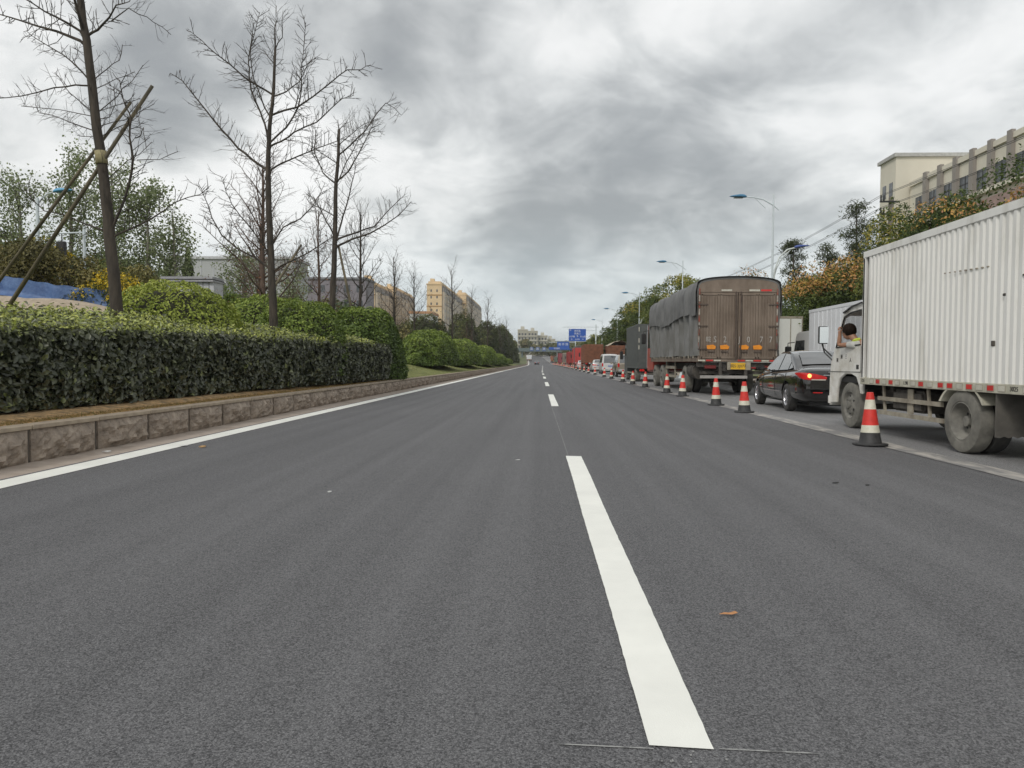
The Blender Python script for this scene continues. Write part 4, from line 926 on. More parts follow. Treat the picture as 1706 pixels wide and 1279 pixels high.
KIND = {
 'sedan': dict(st=[(0, .70, .36, .80, .86), (.10, .84, .27, .93, 1.00), (.40, .895, .22, .98, 1.07), (1.1, .91, .19, .965, 1.03), (2.3, .91, .18, .925, .98), (3.3, .905, .18, .895, .95), (3.75, .90, .18, .86, .93), (4.3, .87, .20, .77, .84), (4.68, .77, .25, .65, .71), (4.82, .58, .36, .54, .60)],
    gh=[(.62, .98), (.80, 1.07), (1.15, 1.24), (1.52, 1.385), (1.95, 1.45), (2.5, 1.445), (2.85, 1.32), (3.25, 1.12), (3.62, .93)], wb=.80, wt=.60, zb=.95, zt=1.45, rear=(1, 3), front=(6, 8),
    side=[[(1.32, .985), (1.30, 1.16), (1.62, 1.335), (2.02, 1.385), (2.06, .965)], [(2.13, .965), (2.09, 1.388), (2.5, 1.375), (2.78, 1.27), (3.22, 1.02), (3.18, .955)], [(1.00, 1.03), (1.24, 1.15), (1.25, .99)]], r=.325, wy=(1.14, 3.92), seams=(1.25, 2.10, 3.28)),
 'van': dict(st=[(0, .72, .38, .95, 1.0), (.06, .80, .30, 1.0, 1.05), (.4, .83, .24, 1.0, 1.05), (2.0, .84, .22, 1.0, 1.05), (3.3, .83, .22, .98, 1.03), (3.9, .80, .24, .9, .98), (4.15, .7, .3, .75, .82)],
    gh=[(.02, 1.0), (.08, 1.4), (.16, 1.80), (.5, 1.94), (2.2, 1.96), (2.9, 1.88), (3.3, 1.55), (3.85, .98)], wb=.79, wt=.68, zb=.98, zt=1.9, rear=(0, 2), front=(5, 7),
    side=[[(.3, 1.12), (.35, 1.7), (1.4, 1.74), (1.4, 1.1)], [(1.5, 1.1), (1.5, 1.74), (2.4, 1.74), (2.4, 1.08)], [(2.5, 1.08), (2.5, 1.72), (2.85, 1.70), (3.35, 1.08)]], r=.30, wy=(.75, 3.2), seams=(1.45, 2.45)),
 'suv': dict(st=[(0, .75, .45, .95, 1.0), (.08, .86, .36, 1.02, 1.07), (.5, .9, .3, 1.03, 1.08), (2.0, .91, .28, 1.0, 1.05), (3.3, .9, .28, .98, 1.05), (4.2, .86, .3, .85, .95), (4.5, .7, .4, .7, .78)],
    gh=[(.06, 1.03), (.28, 1.45), (.5, 1.68), (.9, 1.76), (2.2, 1.77), (2.7, 1.62), (3.1, 1.35), (3.6, 1.02)], wb=.82, wt=.66, zb=1.02, zt=1.75, rear=(0, 2), front=(5, 7),
    side=[[(.5, 1.12), (.75, 1.58), (1.35, 1.62), (1.35, 1.1)], [(1.42, 1.1), (1.42, 1.63), (2.2, 1.63), (2.25, 1.08)], [(2.3, 1.08), (2.27, 1.62), (2.55, 1.58), (3.1, 1.1)]], r=.35, wy=(.95, 3.65), seams=(1.4, 2.28))}
def interp(xs, ys, x): return float(np.interp(x, xs, ys))
def car(name, label, cat, X, Y, rz, kind, paint, group=None, detail=True, brake=False, ptxt=''):
    K = KIND[kind]; o = thing(name, label, cat, (X, Y, rz_(Y)), rz, group)
    st = K['st']
    def ring(s):
        y, hw, zb, zbelt, zt = s; hp = [(0, zb), (hw*.80, zb), (hw-.03, zb+.10), (hw, .52), (hw-.015, zbelt-.16), (hw-.05, zbelt-.02), (hw*.80, zt-.012), (hw*.4, zt), (0, zt)]
        return [(x, y, z) for x, z in hp] + [(-x, y, z) for x, z in hp[-2:0:-1]]
    rings = [ring(s) for s in st]; n = len(rings[0]); mb = MB()
    mb.add([p for r_ in rings for p in r_], [(i*n+k, i*n+(k+1) % n, (i+1)*n+(k+1) % n, (i+1)*n+k) for i in range(len(rings)-1) for k in range(n)] + [tuple(range(n))[::-1], tuple(range((len(rings)-1)*n, len(rings)*n))])
    me = mb.mesh('body', paint)
    if detail:
        t = bpy.data.objects.new('t', me); C.objects.link(t); sm = t.modifiers.new('s', 'SUBSURF'); sm.levels = 2; sm.render_levels = 2
        me = bpy.data.meshes.new_from_object(t.evaluated_get(bpy.context.evaluated_depsgraph_get())); bpy.data.objects.remove(t)
    cuts = []
    for wy in K['wy']:
        for s in (-1, 1): cuts.append(MB().lathe([(K['r']+.055, s*.5), (K['r']+.055, s*1.2)], 28, o=(0, wy, K['r']+.01), ax='x').mesh('c', M['black']))
    body = booled(me, cuts, 'body', o, paint)
    for wy in K['wy']:
        for s in (-1, 1): wheel(o, s*(st[3][1]-.115), wy, K['r'], .21, s)
        MB().box(-.5, .5, wy-.4, wy+.4, .3, .75).build('wheel_well', M['black'], o)
    gh = K['gh']
    def hw_at(z): return K['wb'] + (K['wt']-K['wb'])*max(0, min(1, (z-K['zb'])/(K['zt']-K['zb'])))
    G = []
    for y, z in gh:
        w = hw_at(z-.05); G.append([(-K['wb']-.01, y, K['zb']-.12), (-w-.01, y, z-.06), (-w+.03, y, z-.02), (-w*.5, y, z+.012), (0, y, z+.02), (w*.5, y, z+.012), (w-.03, y, z-.02), (w+.01, y, z-.06), (K['wb']+.01, y, K['zb']-.12)])
    MB().grid(G).build('roof', paint, o, smooth=R(35))
    def strip(i0, i1, nm, f=.88):
        rows = []
        for j in np.linspace(i0, i1, 7):
            i = min(int(j), len(gh)-2); t = j-i; y = gh[i][0]+(gh[i+1][0]-gh[i][0])*t; z = gh[i][1]+(gh[i+1][1]-gh[i][1])*t; w = (hw_at(z)-.05)*f
            dy, dz = gh[i+1][1]-gh[i][1], -(gh[i+1][0]-gh[i][0]); l_ = math.hypot(dy, dz); oy, oz = -dy/l_*.012, -dz/l_*.012
            if i0 >= 4: pass
            rows.append([(-w, y+oy, z+.008+oz), (-w*.5, y+oy, z+.022+oz), (0, y+oy, z+.03+oz), (w*.5, y+oy, z+.022+oz), (w, y+oy, z+.008+oz)])
        MB().grid(rows).build(nm, M['glass'], o, smooth=True)
    strip(K['rear'][0]+.12, K['rear'][1]-.05, 'rear_window'); strip(K['front'][0]+.05, K['front'][1]-.15, 'windscreen')
    for s in (-1, 1):
        for poly in K['side']:
            v = [(s*(hw_at(z)+.016 + (.03 if z < K['zb']+.05 else 0)*0), y, z) for y, z in poly]
            v2 = [(p[0]-s*.02, p[1], p[2]) for p in v]; k = len(v)
            MB().add(v+v2, [tuple(range(k)), tuple(range(k, 2*k))] + [(i, (i+1) % k, k+(i+1) % k, k+i) for i in range(k)]).build('side_window', M['glass'], o)
    ys = [s[0] for s in st]
    def bx(y, z):
        hw = interp(ys, [s[1] for s in st], y); zb = interp(ys, [s[2] for s in st], y); zbl = interp(ys, [s[3] for s in st], y)
        return interp([zb, zb+.1, .52, zbl-.16, zbl-.02], [hw*.8, hw-.03, hw, hw-.015, hw-.05], z)
    # tail lamps and rear trim
    zt = st[1][3]
    if kind == 'sedan':
        for s in (-1, 1):
            pl = [(s*.40, -.005), (s*.66, .0), (s*.79, .07), (s*.862, .19), (s*.892, .40), (s*.80, .42), (s*.4, .2)]
            ol = [(.33, -.012, zt-.10, zt-.145), (.45, -.016, zt-.065, zt-.165), (.60, -.010, zt-.03, zt-.17), (.72, .028, zt-.012, zt-.165), (.81, .085, zt-.005, zt-.155), (.872, .19, zt-.002, zt-.125), (.902, .40, zt-.01, zt-.05)]
            rows = [[(s*(x-.03), y+.08, a+.002), (s*x, y, a), (s*(x+.008), y-.004, (a+b_)/2), (s*x, y, b_), (s*(x-.03), y+.08, b_-.002)] for x, y, a, b_ in ol]
            lamp = MB().grid(rows).build('tail_lamp', M['red_lens'], o, smooth=R(60))
            pl2 = [(s*.36, -.02), (s*.60, -.018), (s*.66, .0), (s*.6, .1), (s*.36, .1)]
            MB().prism(pl2, 'z', zt-.172, zt-.150).build('lamp_lower_edge', M['refl_white'], lamp)
            if brake and s < 0: MB().lathe([(.0, -.02), (.035, -.012), (.045, 0)], 12, o=(s*.70, .012, zt-.075), ax='y').build('lit_bulb', M['lit_lens'], lamp)
        MB().box(-.40, .40, -.012, .03, zt-.075, zt-.05).build('chrome_strip', M['chrome'], o, bevel=.004)
        MB().box(-.30, .30, -.004, .05, zt-.25, zt-.09).build('plate_recess', M['black'], o)
        plate(o, 0, -.005, zt-.165, .44, .14, 'plate_blue', ptxt, M['white'])
        MB().box(-.76, .76, -.02, .08, .55, .572).build('bumper_line', M['steel'] if 0 else M['black'], o, bevel=.004)
        MB().box(-.62, -.42, -.008, .04, .47, .49).box(.42, .62, -.008, .04, .47, .49).build('rear_reflector', M['red_lens'], o)
        MB().box(-.30, -.18, -.004, .02, zt+.005, zt+.022).build('badge', M['chrome'], o)
        for s in (-1, 1):
            MB().box(s*bx(2.2, .45)-.012, s*bx(2.2, .45)+.012, 1.62, 3.2, .44, .465).build('side_moulding', M['chrome'], o)
            for hy in (1.5, 2.42): MB().box(s*.895-.022, s*.895+.022, hy, hy+.2, .845, .872).build('door_handle', M['chrome'], o, bevel=.006)
    else:
        for s in (-1, 1): MB().box(s*.74-.07, s*.74+.07, -.02, .1, zt-.25, zt+.05).build('tail_lamp', M['red_lens'], o, bevel=.01)
        MB().box(-.74, .74, -.05, .1, .42, .6).build('bumper', paint if kind == 'van' else M['steel'], o, bevel=.02)
        plate(o, 0, -.03, .78, .44, .14, 'plate_blue', '', None)
    for s in (-1, 1):
        for sy in K['seams']:
            pts = [(s*(bx(sy, z)+.001), sy, z) for z in np.linspace(.3, K['zb']-.03, 8)]; MB().tube(pts, .005, 4).build('door_seam', M['black'], o)
        my = K['gh'][-1][0]-.5
        mr = MB().tube([(s*.82, my, K['zb']+.03), (s*.95, my-.02, K['zb']+.07)], .02, 6).build('mirror_arm', M['black'], o)
        MB().box(s*1.0-.10, s*1.0+.10, my-.05, my+.06, K['zb']+.0, K['zb']+.14).build('mirror', paint, o, bevel=.03, smooth=R(50), seg=2)
        MB().box(s*.6-.14, s*.6+.14, st[-1][0]-.25, st[-1][0]-.06, .58, .68).build('headlight', M['chrome'], o, bevel=.02)
    MB().box(-.6, .6, .3, st[-1][0]-.4, .17, .25).build('underbody', M['black'], o)
    return o
def paint(name, col, rough=.15, coat=1, metal=.3, **k): return pm(name, col, rough, metal=metal, coat=coat, var=.04, **k)
M['blackpaint'] = paint('black_car_paint', (.010, .0085, .008), .12, metal=.0, spec=.5)
M['whitepaint'] = paint('white_car_paint', (.62, .62, .61), .35, metal=0, coat=.5)
M['beigepaint'] = paint('beige_car_paint', (.33, .29, .23), .3, coat=.6)

# ---------------------------------------------------------------- nearest white box truck
dw = pm('dirty_white_panel', (.58, .57, .52), .6, scale=1.6, col2=(.78, .775, .74), stretch=(1, 2.2, .35), detail=9, lo=.28, hi=.5)
dwc = pm('dirty_white_cab', (.58, .55, .48), .45, scale=3.2, col2=(.80, .785, .74), detail=9, lo=.35, hi=.55)
cream = pm('grimy_cream_rail', (.40, .38, .30), .7, scale=5, col2=(.60, .58, .48), detail=8)
guard = pm('guard_bar_paint', (.24, .21, .165), .8, scale=6, col2=(.40, .365, .29), detail=8)
flapm = pm('mud_flap_rubber', (.075, .07, .062), .85, scale=4, col2=(.13, .12, .105), detail=7)
WX, WY = 6.37, 7.3
wt = thing('box_truck', 'nearest dirty white box truck with corrugated body, cut off by the right picture edge', 'truck', (WX, WY, 0))
Wd = 1.05; Ln = 5.0
def corr(side):
    rows = []; p = .125; n = int((Ln-.14)/p)
    prof = []
    for k in range(n):
        y = .07+k*p; prof += [(y, 0), (y+.038, 0), (y+.056, .024), (y+.106, .024), (y+.125, 0)]
    for z in (.905, 1.6, 2.3, 2.885): rows.append([(side*(Wd-.03+d), y, z) for y, d in prof])
    return MB().grid(rows)
for s in (-1, 1): corr(s).build('side_panel', dw, wt)
MB().box(-Wd, Wd, Ln-.05, Ln, .9, 2.97).build('front_panel', dw, wt)
fr = MB()
for s in (-1, 1):
    a, b = sorted((s*Wd, s*(Wd-.05)))
    fr.box(a-.004, b, 0, Ln+.002, 2.885, 2.975); fr.box(a, b, Ln-.07, Ln-.001, .9, 2.884); fr.box(a, b, 0, .07, .9, 2.884)
fr.build('body_frame', dw, wt, bevel=.006)
for s in (-1, 1):
    a, b = sorted((s*(Wd+.002), s*(Wd-.06))); rail = MB().box(a, b, 0, Ln+.03, .792, .903).build('side_rail', cream, wt, bevel=.005)
    for py_, t in zip((11.91, 11.69, 11.48, 11.26, 11.05, 10.81, 10.6, 10.38, 10.15, 9.88, 9.66, 9.44, 9.23, 9.02, 8.8, 8.59, 8.37, 8.15, 7.9, 7.6), 'wrwrwtwrwrrwrwrwtwrw'):
        y = py_-WY; xx = s*(Wd+.004)
        if t == 't': text('rail_lettering', {10.81: '1.98', 8.37: '3025'}[py_], .075, (xx, y, .85), (R(90), 0, R(-90)*(-s) if s > 0 else R(-90)), M['black'], rail); continue
        x0, x1 = sorted((xx-s*.003, xx+s*.004)); MB().box(x0, x1, y-.062, y+.062, .818, .882).build('reflector', M['red'] if t == 'r' else M['refl_white'], rail, bevel=.003); MB().box(x0 if s > 0 else x0+.0015, x1-.0015 if s > 0 else x1, y-.069, y+.069, .811, .889).build('reflector_rim', guard, rail)
text('rail_lettering', 'C12', .06, (-Wd-.004, 12.22-WY, .85), LEFT, M['black'], wt)
MB().box(-Wd+.06, Wd-.06, .05, Ln-.06, .87, .9).build('floor_panel', M['chassis'], wt); MB().box(-Wd+.032, -Wd+.055, .05, Ln-.06, .88, .92).box(Wd-.055, Wd-.032, .05, Ln-.06, .88, .92).build('sill_strip', cream, wt)
MB().box(-Wd-.0, Wd, 0, Ln, 2.976, 2.99).build('roof', dw, wt)
for s in (-1, 1):
    dpo = MB().box(min(0, s*Wd)+.01, max(0, s*Wd)-.01, -.03, 0, .92, 2.9).build('rear_door', dw, wt); MB().tube([(s*.3, -.05, .95), (s*.3, -.05, 2.85)], .02, 6).build('lock_rod', M['steel'], dpo)
# panel scars: small dark latch plates and rows of rivets
for y, z, w, h in [(8.27, 2.13, .035, .018), (8.6, 1.94, .045, .03), (8.8, 1.38, .035, .065), (8.17, 1.2, .03, .05)]:
    MB().box(-Wd-.004, -Wd+.03, y-WY-w/2, y-WY+w/2, z-h/2, z+h/2).build('latch_plate', M['chassis'], wt, bevel=.004)
rv = MB()
for k in range(9): y = 9.85-k*.115-WY; rv.box(-Wd-.003, -Wd+.02, y-.012, y+.012, 2.33-.004*k, 2.345-.004*k)
rv.build('rivet_row', guard, wt)
# chassis, guards, wheels
MB().box(-.45, -.32, .1, 6.2, .55, .79).box(.32, .45, .1, 6.2, .55, .79).box(-.9, .9, .6, .7, .7, .79).box(-.9, .9, 2.6, 2.7, .7, .79).box(-.9, .9, 4.2, 4.3, .7, .79).build('chassis_frame', M['chassis'], wt)
MB().tube([(-.75, 2.13, .40), (.75, 2.13, .40)], .09, 10).lathe([(.0, -.2), (.2, -.1), (.2, .1), (0, .2)], 14, o=(0, 2.13, .4), ax='x').tube([(-.7, 5.7, .38), (.7, 5.7, .38)], .05, 8).tube([(0, 2.2, .45), (0, 5.2, .6)], .05, 8).build('axle', M['chassis'], wt)
for s in (-1, 1):
    wheel(wt, s*.93, 2.13, .405, .21, s, 'rear', 'rubber_dusty'); wheel(wt, s*.70, 2.13, .405, .21, s, 'rear', 'rubber'); wheel(wt, s*.83, 5.72, .405, .21, s, 'front', 'rubber_dusty')
    MB().box(s*.98-.02, s*.98+.02, 2.66, 4.50, .555, .615).build('guard_bar', guard, wt); MB().box(s*.98-.02, s*.98+.02, 2.60, 4.46, .335, .395).build('guard_bar', guard, wt)
    for y in (3.05, 4.38): MB().prism([(y, .79), (y+.05, .79), (y-.02, .34), (y-.07, .34)], 'x', s*.95-.015, s*.95+.014).build('guard_bracket', guard, wt)
    # mudguard ends
    for sg in (-1, 1):
        P = []
        for t in np.linspace(.20, .98, 8):
            a = R(90)-sg*t*R(62); P.append([(s*.80, 2.13+sg*0+math.cos(a)*.52*1, .405+math.sin(a)*.47), (s*1.045, 2.13+math.cos(a)*.52, .405+math.sin(a)*.47)])
        P2 = [[(p[0][0], p[0][1], p[0][2]), (p[1][0], p[1][1], p[1][2]), (p[1][0], p[1][1]+math.copysign(.05, p[1][1]-2.13), p[1][2]-.0)] for p in P]
        MB().grid(P2).build('mudguard', cream, wt)
    x0, x1 = sorted((s*.56, s*1.03))
    fl = [(x0, .79), (x1, .79), (x1, .27)] + [(x1-(x1-x0)*k/9, .27+(.012 if k % 2 else -.008)) for k in range(1, 9)] + [(x0, .27)]
    MB().prism(fl, 'y', 1.42, 1.435).build('mud_flap', flapm, wt)
    MB().box(s*.98-.03, s*.98+.03, .3, .33, .62, .79).build('rear_bracket', cream, wt)
MB().box(-.96, -.50, 3.2, 4.1, .42, .74).build('fuel_tank', M['chassis'], wt, bevel=.04, seg=2, smooth=R(40)); MB().box(-.975, -.955, 3.45, 3.6, .40, .76).build('tank_strap', guard, wt); MB().box(.5, .95, 3.3, 4.0, .4, .72).build('battery_box', M['chassis'], wt, bevel=.02)
MB().box(-.9, .9, -.05, .03, .45, .6).build('rear_bumper', guard, wt); 
for s in (-1, 1): MB().box(s*.75-.16, s*.75+.16, -.02, .03, .64, .74).build('tail_lamp', M['red_lens'], wt)
# cab
cy = 5.12; CW = .97
cabo = [(cy+.02, .62), (cy+.10, .62), (cy+.14, .74), (cy+.26, .90), (cy+.46, .95), (cy+.72, .95), (cy+.94, .86), (cy+1.05, .70), (cy+1.09, .42), (cy+1.36, .40), (cy+1.42, .52), (cy+1.41, .85), (cy+1.36, 1.16), (cy+1.20, 1.42), (cy+.02, 1.455)]
for s in (-1, 1):
    a, b = sorted((s*CW, s*(CW-.05)))
    MB().prism(cabo, 'x', a, b).build('door_panel', dwc, wt, bevel=.012, smooth=R(40), seg=2)
    MB().prism([(cy+1.36, 1.16), (cy+1.20, 1.425), (cy+.86, 2.02), (cy+.80, 1.98), (cy+1.12, 1.425), (cy+1.20, 1.2)], 'x', a+.01, b-.01).build('window_pillar', dwc, wt)
    MB().prism([(cy+.86, 2.02), (cy+.55, 2.12), (cy+.02, 2.16), (cy+.02, 2.04), (cy+.5, 2.02), (cy+.80, 1.95)], 'x', a+.005, b-.005).build('roof_rail', dwc, wt)
    MB().prism([(cy+.02, 1.45), (cy+.10, 1.45), (cy+.10, 2.04), (cy+.02, 2.04)], 'x', a+.008, b-.008).build('rear_pillar', dwc, wt)
    xx = s*(CW+.004)
    MB().tube([(xx, cy+1.12, 1.44), (xx, cy+.79, 1.965), (xx, cy+.5, 2.03), (xx, cy+.1, 2.05)], .014, 5).build('window_seal', M['black'], wt)
    MB().tube([(xx, cy+.12, 1.46), (xx, cy+1.13, 1.425)], .012, 5).build('window_sill', M['black'], wt)
    MB().box(min(xx, xx-s*.02), max(xx, xx-s*.02), cy+.16, cy+.27, 1.03, 1.12).build('door_handle', M['black'], wt, bevel=.01)
    MB().tube([(xx, cy+.05, .99), (xx, cy+1.36, .985)], .006, 4).build('door_seam', M['black'], wt); MB().tube([(s*(CW+.003), cy+.08, .99), (s*(CW+.003), cy+.08, 1.44)], .005, 4).build('door_seam', M['black'], wt)
    # sun visor over the door
    MB().prism([(cy+.80, 2.05), (cy+.45, 2.14), (cy+.05, 2.18), (cy+.05, 2.16), (cy+.45, 2.12), (cy+.78, 2.03)], 'x', min(xx, xx+s*.03), max(xx, xx+s*.03)).build('rain_visor', M['black'], wt)
    # mirror
    mo = MB().tube([(s*.97, cy+1.33, 1.27), (s*1.10, cy+1.40, 1.42), (s*1.14, cy+1.34, 1.5)], .013, 6).tube([(s*.97, cy+1.31, 1.20), (s*1.08, cy+1.40, 1.34), (s*1.14, cy+1.36, 1.5)], .013, 6).build('mirror_arm', M['black'], wt)
    MB().box(s*1.14-.085, s*1.14+.085, cy+1.30, cy+1.36, 1.50, 1.83).build('mirror', M['black'], wt, bevel=.015)
    MB().prism([(s*1.212, cy+1.296), (s*1.068, cy+1.25), (s*1.068, cy+1.299), (s*1.212, cy+1.299)], 'z', 1.515, 1.815).build('mirror_glass', pm('mirror_glass', (.75, .77, .78), .04, metal=1, var=.02), wt)
MB().prism([(cy+.86, 2.02), (cy+.55, 2.12), (cy+.02, 2.16), (cy+.02, 2.13), (cy+.5, 2.09), (cy+.84, 1.99)], 'x', -CW+.04, CW-.04).build('cab_roof', dwc, wt)
MB().prism([(cy+1.42, .52), (cy+1.41, .85), (cy+1.36, 1.16), (cy+1.20, 1.42), (cy+1.17, 1.40), (cy+1.32, 1.15), (cy+1.36, .85), (cy+1.37, .52)], 'x', -CW+.04, CW-.04).build('cab_front', dwc, wt)
MB().prism([(cy+1.195, 1.42), (cy+.85, 2.01), (cy+.84, 2.0), (cy+1.185, 1.41)], 'x', -CW+.06, CW-.06).build('windscreen', M['glass_clear'], wt)
MB().box(-CW+.05, CW-.05, cy, cy+.04, .7, 2.13).build('cab_back', M['black'], wt)
MB().box(-CW+.05, CW-.05, cy+.04, cy+1.3, .80, .9).box(-.85, .85, cy+.06, cy+.5, .9, 1.12).box(-.85, .85, cy+.05, cy+.2, 1.12, 1.6).box(-.9, .9, cy+1.05, cy+1.3, .9, 1.30).build('interior', M['black'], wt)
MB().box(CW-.05, CW-.045, cy+.12, cy+1.1, 1.6, 2.04).build('far_side_window', M['glass_teal'], wt)
MB().box(-CW-.01, CW+.01, cy+1.34, cy+1.47, .36, .56).build('front_bumper', dwc, wt, bevel=.03, seg=2, smooth=R(40))
for k, ch in enumerate('限乘三人'):
    t = (k-1.5)/1.5; text('door_lettering', ch, .085, (-CW-.003, cy+.78-t*.28, 1.24-.07*t*t+.02), (R(90), 0, R(-90)), M['chassis'], wt)
# ---------------------------------------------------------------- driver leaning out of the cab
def skinned(name, pts, edges, rad, mt, par, lv=2):
    me = bpy.data.meshes.new(name); me.from_pydata(pts, edges, []); o = bpy.data.objects.new('tmp', me); C.objects.link(o)
    md = o.modifiers.new('s', 'SKIN'); md.use_smooth_shade = True
    sv = me.skin_vertices[0].data
    for i, r_ in enumerate(rad): sv[i].radius = (r_, r_) if not isinstance(r_, tuple) else r_
    sv[0].use_root = True
    s2 = o.modifiers.new('u', 'SUBSURF'); s2.levels = s2.render_levels = lv
    r_ = bpy.data.meshes.new_from_object(o.evaluated_get(bpy.context.evaluated_depsgraph_get())); bpy.data.objects.remove(o)
    r_.materials.clear(); r_.materials.append(mt); r_.shade_smooth(); return link(name, r_, par)
skin = pm('skin', (.36, .19, .12), .5, var=.06, scale=12); hair = pm('dark_hair', (.010, .006, .004), .85, spec=.15, scale=40, col2=(.022, .013, .009), bump=.006, bscale=90); shirt = pm('pale_shirt', (.46, .46, .43), .8, scale=9, col2=(.56, .56, .52), bump=.01, bscale=14)
pers = thing('person', 'driver in pale shirt leaning out of the white truck\'s cab window, one bent arm raised', 'person', (6.05, 12.75, 1.12))
hd = Vector((-.66, .21, .57)); ne = Vector((-.60, .10, .42)); sh_ = Vector((-.55, -.02, .34)); el_ = Vector((-.77, .38, .345)); wr = Vector((-.775, .345, .545))
body = skinned('body', [(0, -.18, 0), (-.08, -.20, .15), (-.28, -.16, .27), (-.42, -.10, .33), ne, tuple(hd+Vector((0, .0, -.02))), tuple(hd+Vector((0, .01, .05))), tuple(sh_+Vector((-.08, .06, 0))), tuple(sh_.lerp(el_, .5)), tuple(el_), tuple(el_.lerp(wr, .5)), tuple(wr), tuple(wr+Vector((-.005, .0, .06))),
    (.05, .10, .02), (.08, .32, .0), (.08, .40, -.2), (-.12, .1, .02), (-.12, .32, 0), (-.12, .40, -.2), (-.10, -.05, .30), (.0, .15, .18), (-.1, .38, .22)],
    [(0, 1), (1, 2), (2, 3), (3, 4), (4, 5), (5, 6), (3, 7), (7, 8), (8, 9), (9, 10), (10, 11), (11, 12), (0, 13), (13, 14), (14, 15), (0, 16), (16, 17), (17, 18), (2, 19), (19, 20), (20, 21)],
    [.15, .14, .15, .12, .055, .085, .085, .06, .05, .042, .04, .028, .036, .08, .065, .05, .08, .065, .05, .06, .045, .035], skin, pers)
skinned('shirt', [(0, -.18, .05), (-.08, -.20, .16), (-.28, -.16, .27), (-.42, -.10, .325), tuple(ne.lerp(Vector((-.42, -.10, .33)), .5)), tuple(sh_+Vector((-.08, .06, 0))), tuple(sh_.lerp(el_, .52)), tuple(sh_.lerp(el_, .62))], [(0, 1), (1, 2), (2, 3), (3, 4), (3, 5), (5, 6), (6, 7)], [.165, .16, .165, .135, .07, .075, .068, .066], shirt, pers)
MB().tube([(-.56, .0, .44), (-.64, .04, .42), (-.64, .09, .40)], .028, 6).build('collar_stripe', pm('hi_vis_yellow', (.6, .7, .08), .6), pers)
fg = []
for k in range(4):
    b0 = wr+Vector((-.02, -.022+k*.015, .085)); L0 = (.030, .034, .032, .026)[k]
    skinned('finger', [tuple(b0+Vector((0, 0, -.03))), tuple(b0), tuple(b0+Vector((.012, 0, L0))), tuple(b0+Vector((.038, 0, L0*.9))), tuple(b0+Vector((.042, 0, L0*.2)))], [(0, 1), (1, 2), (2, 3), (3, 4)], [.009, .0095, .009, .008, .007], skin, body, 1)
skinned('thumb', [tuple(wr+Vector((0, -.02, .03))), tuple(wr+Vector((.01, -.045, .06))), tuple(wr+Vector((.03, -.05, .085)))], [(0, 1), (1, 2)], [.013, .011, .009], skin, body, 1)
hb = bmesh.new(); bmesh.ops.create_icosphere(hb, subdivisions=4, radius=1)
for vtx in hb.verts:
    c_ = vtx.co.copy(); f = 1+.06*noise.noise(c_*5)
    if c_.z < -.15 and c_.y > -.1: f *= .80
    vtx.co = Vector((c_.x*.112*f, c_.y*.130*f, c_.z*.122*f))
me = bpy.data.meshes.new('hair'); hb.to_mesh(me); hb.free(); me.materials.append(hair); me.shade_smooth(); ho = link('hair', me, body); ho.location = hd+Vector((-.005, -.008, .035)); ho.rotation_euler = (R(-6), R(-14), 0)
fb_ = bmesh.new(); bmesh.ops.create_icosphere(fb_, subdivisions=3, radius=1)
for vtx in fb_.verts:
    c_ = vtx.co; nose = .16*math.exp(-((c_.x/.16)**2+((c_.z+.05)/.2)**2))*(c_.y > 0); vtx.co = Vector((c_.x*.078, c_.y*.098*(1+nose), c_.z*.115))
me = bpy.data.meshes.new('face'); fb_.to_mesh(me); fb_.free(); me.materials.append(skin); me.shade_smooth(); fo = link('face', me, body); fo.location = hd+Vector((-.015, .035, -.02)); fo.rotation_euler = (R(-18), 0, R(20))
for s in (-1, 1):
    MB().lathe([(0, -.006), (.011, 0), (0, .006)], 8, o=(s*.03, .09, .02), ax='y').build('eye', M['black'], fo); MB().lathe([(0, -.01), (.028, 0), (0, .012)], 8, o=(s*.078, 0, 0), ax='x').build('ear', skin, fo)
MB().tube([(-.025, .092, -.05), (0, .098, -.052), (.025, .092, -.05)], .006, 5).build('mouth', pm('lips', (.3, .1, .08), .5), fo)

# ---------------------------------------------------------------- black sedan
car('sedan_car', 'black sedan with lit left brake lamp, between the nearest white truck and the brown lorry', 'car', 6.66, 16.35, -.045, 'sedan', M['blackpaint'], brake=True, ptxt='皖A·J72')
# ---------------------------------------------------------------- brown tarpaulin lorry
brown = pm('dusty_brown_steel', (.15, .112, .082), .75, scale=2, col2=(.24, .19, .148), stretch=(1, 1, .5), detail=8)
M['dull_lens'] = pm('dull_red_lens', (.16, .02, .018), .4); M['faded_red'] = pm('faded_red_strip', (.30, .06, .04), .7, scale=9, col2=(.20, .11, .08)); M['faded_white'] = pm('faded_white_strip', (.42, .38, .33), .7, scale=9, col2=(.26, .22, .18))
brown_d = pm('dark_brown_steel', (.07, .05, .04), .8, scale=4, col2=(.13, .10, .08))
tarpm = pm('grey_tarpaulin', (.125, .122, .11), .75, scale=1.1, col2=(.21, .21, .205), bump=.008, bscale=12, detail=8)
bl = thing('covered_lorry', 'big brown lorry with grey tarpaulin over its load and orange rear lamps', 'lorry', (6.72, 25.3, 0))
HW = 1.36; LL = 10.8; z0, z1 = 1.24, 3.72
frm = MB()
for s in (-1, 1): frm.box(s*HW-.06 if s > 0 else -HW, s*HW if s > 0 else -HW+.06, -.02, .06, z0-.02, z1)
frm.box(-HW+.06, HW-.06, -.015, .06, z1-.14, z1).box(-HW+.06, HW-.06, -.02, .06, z0-.06, z0+.02).build('rear_frame', brown, bl, bevel=.006)
arch = [(-HW, z1)] + [(HW*math.sin(t), z1+.33*math.cos(t)**.55) for t in np.linspace(-1.45, 1.45, 15)] + [(HW, z1)]
MB().prism(arch, 'y', -.01, .05).build('gable_board', brown, bl)
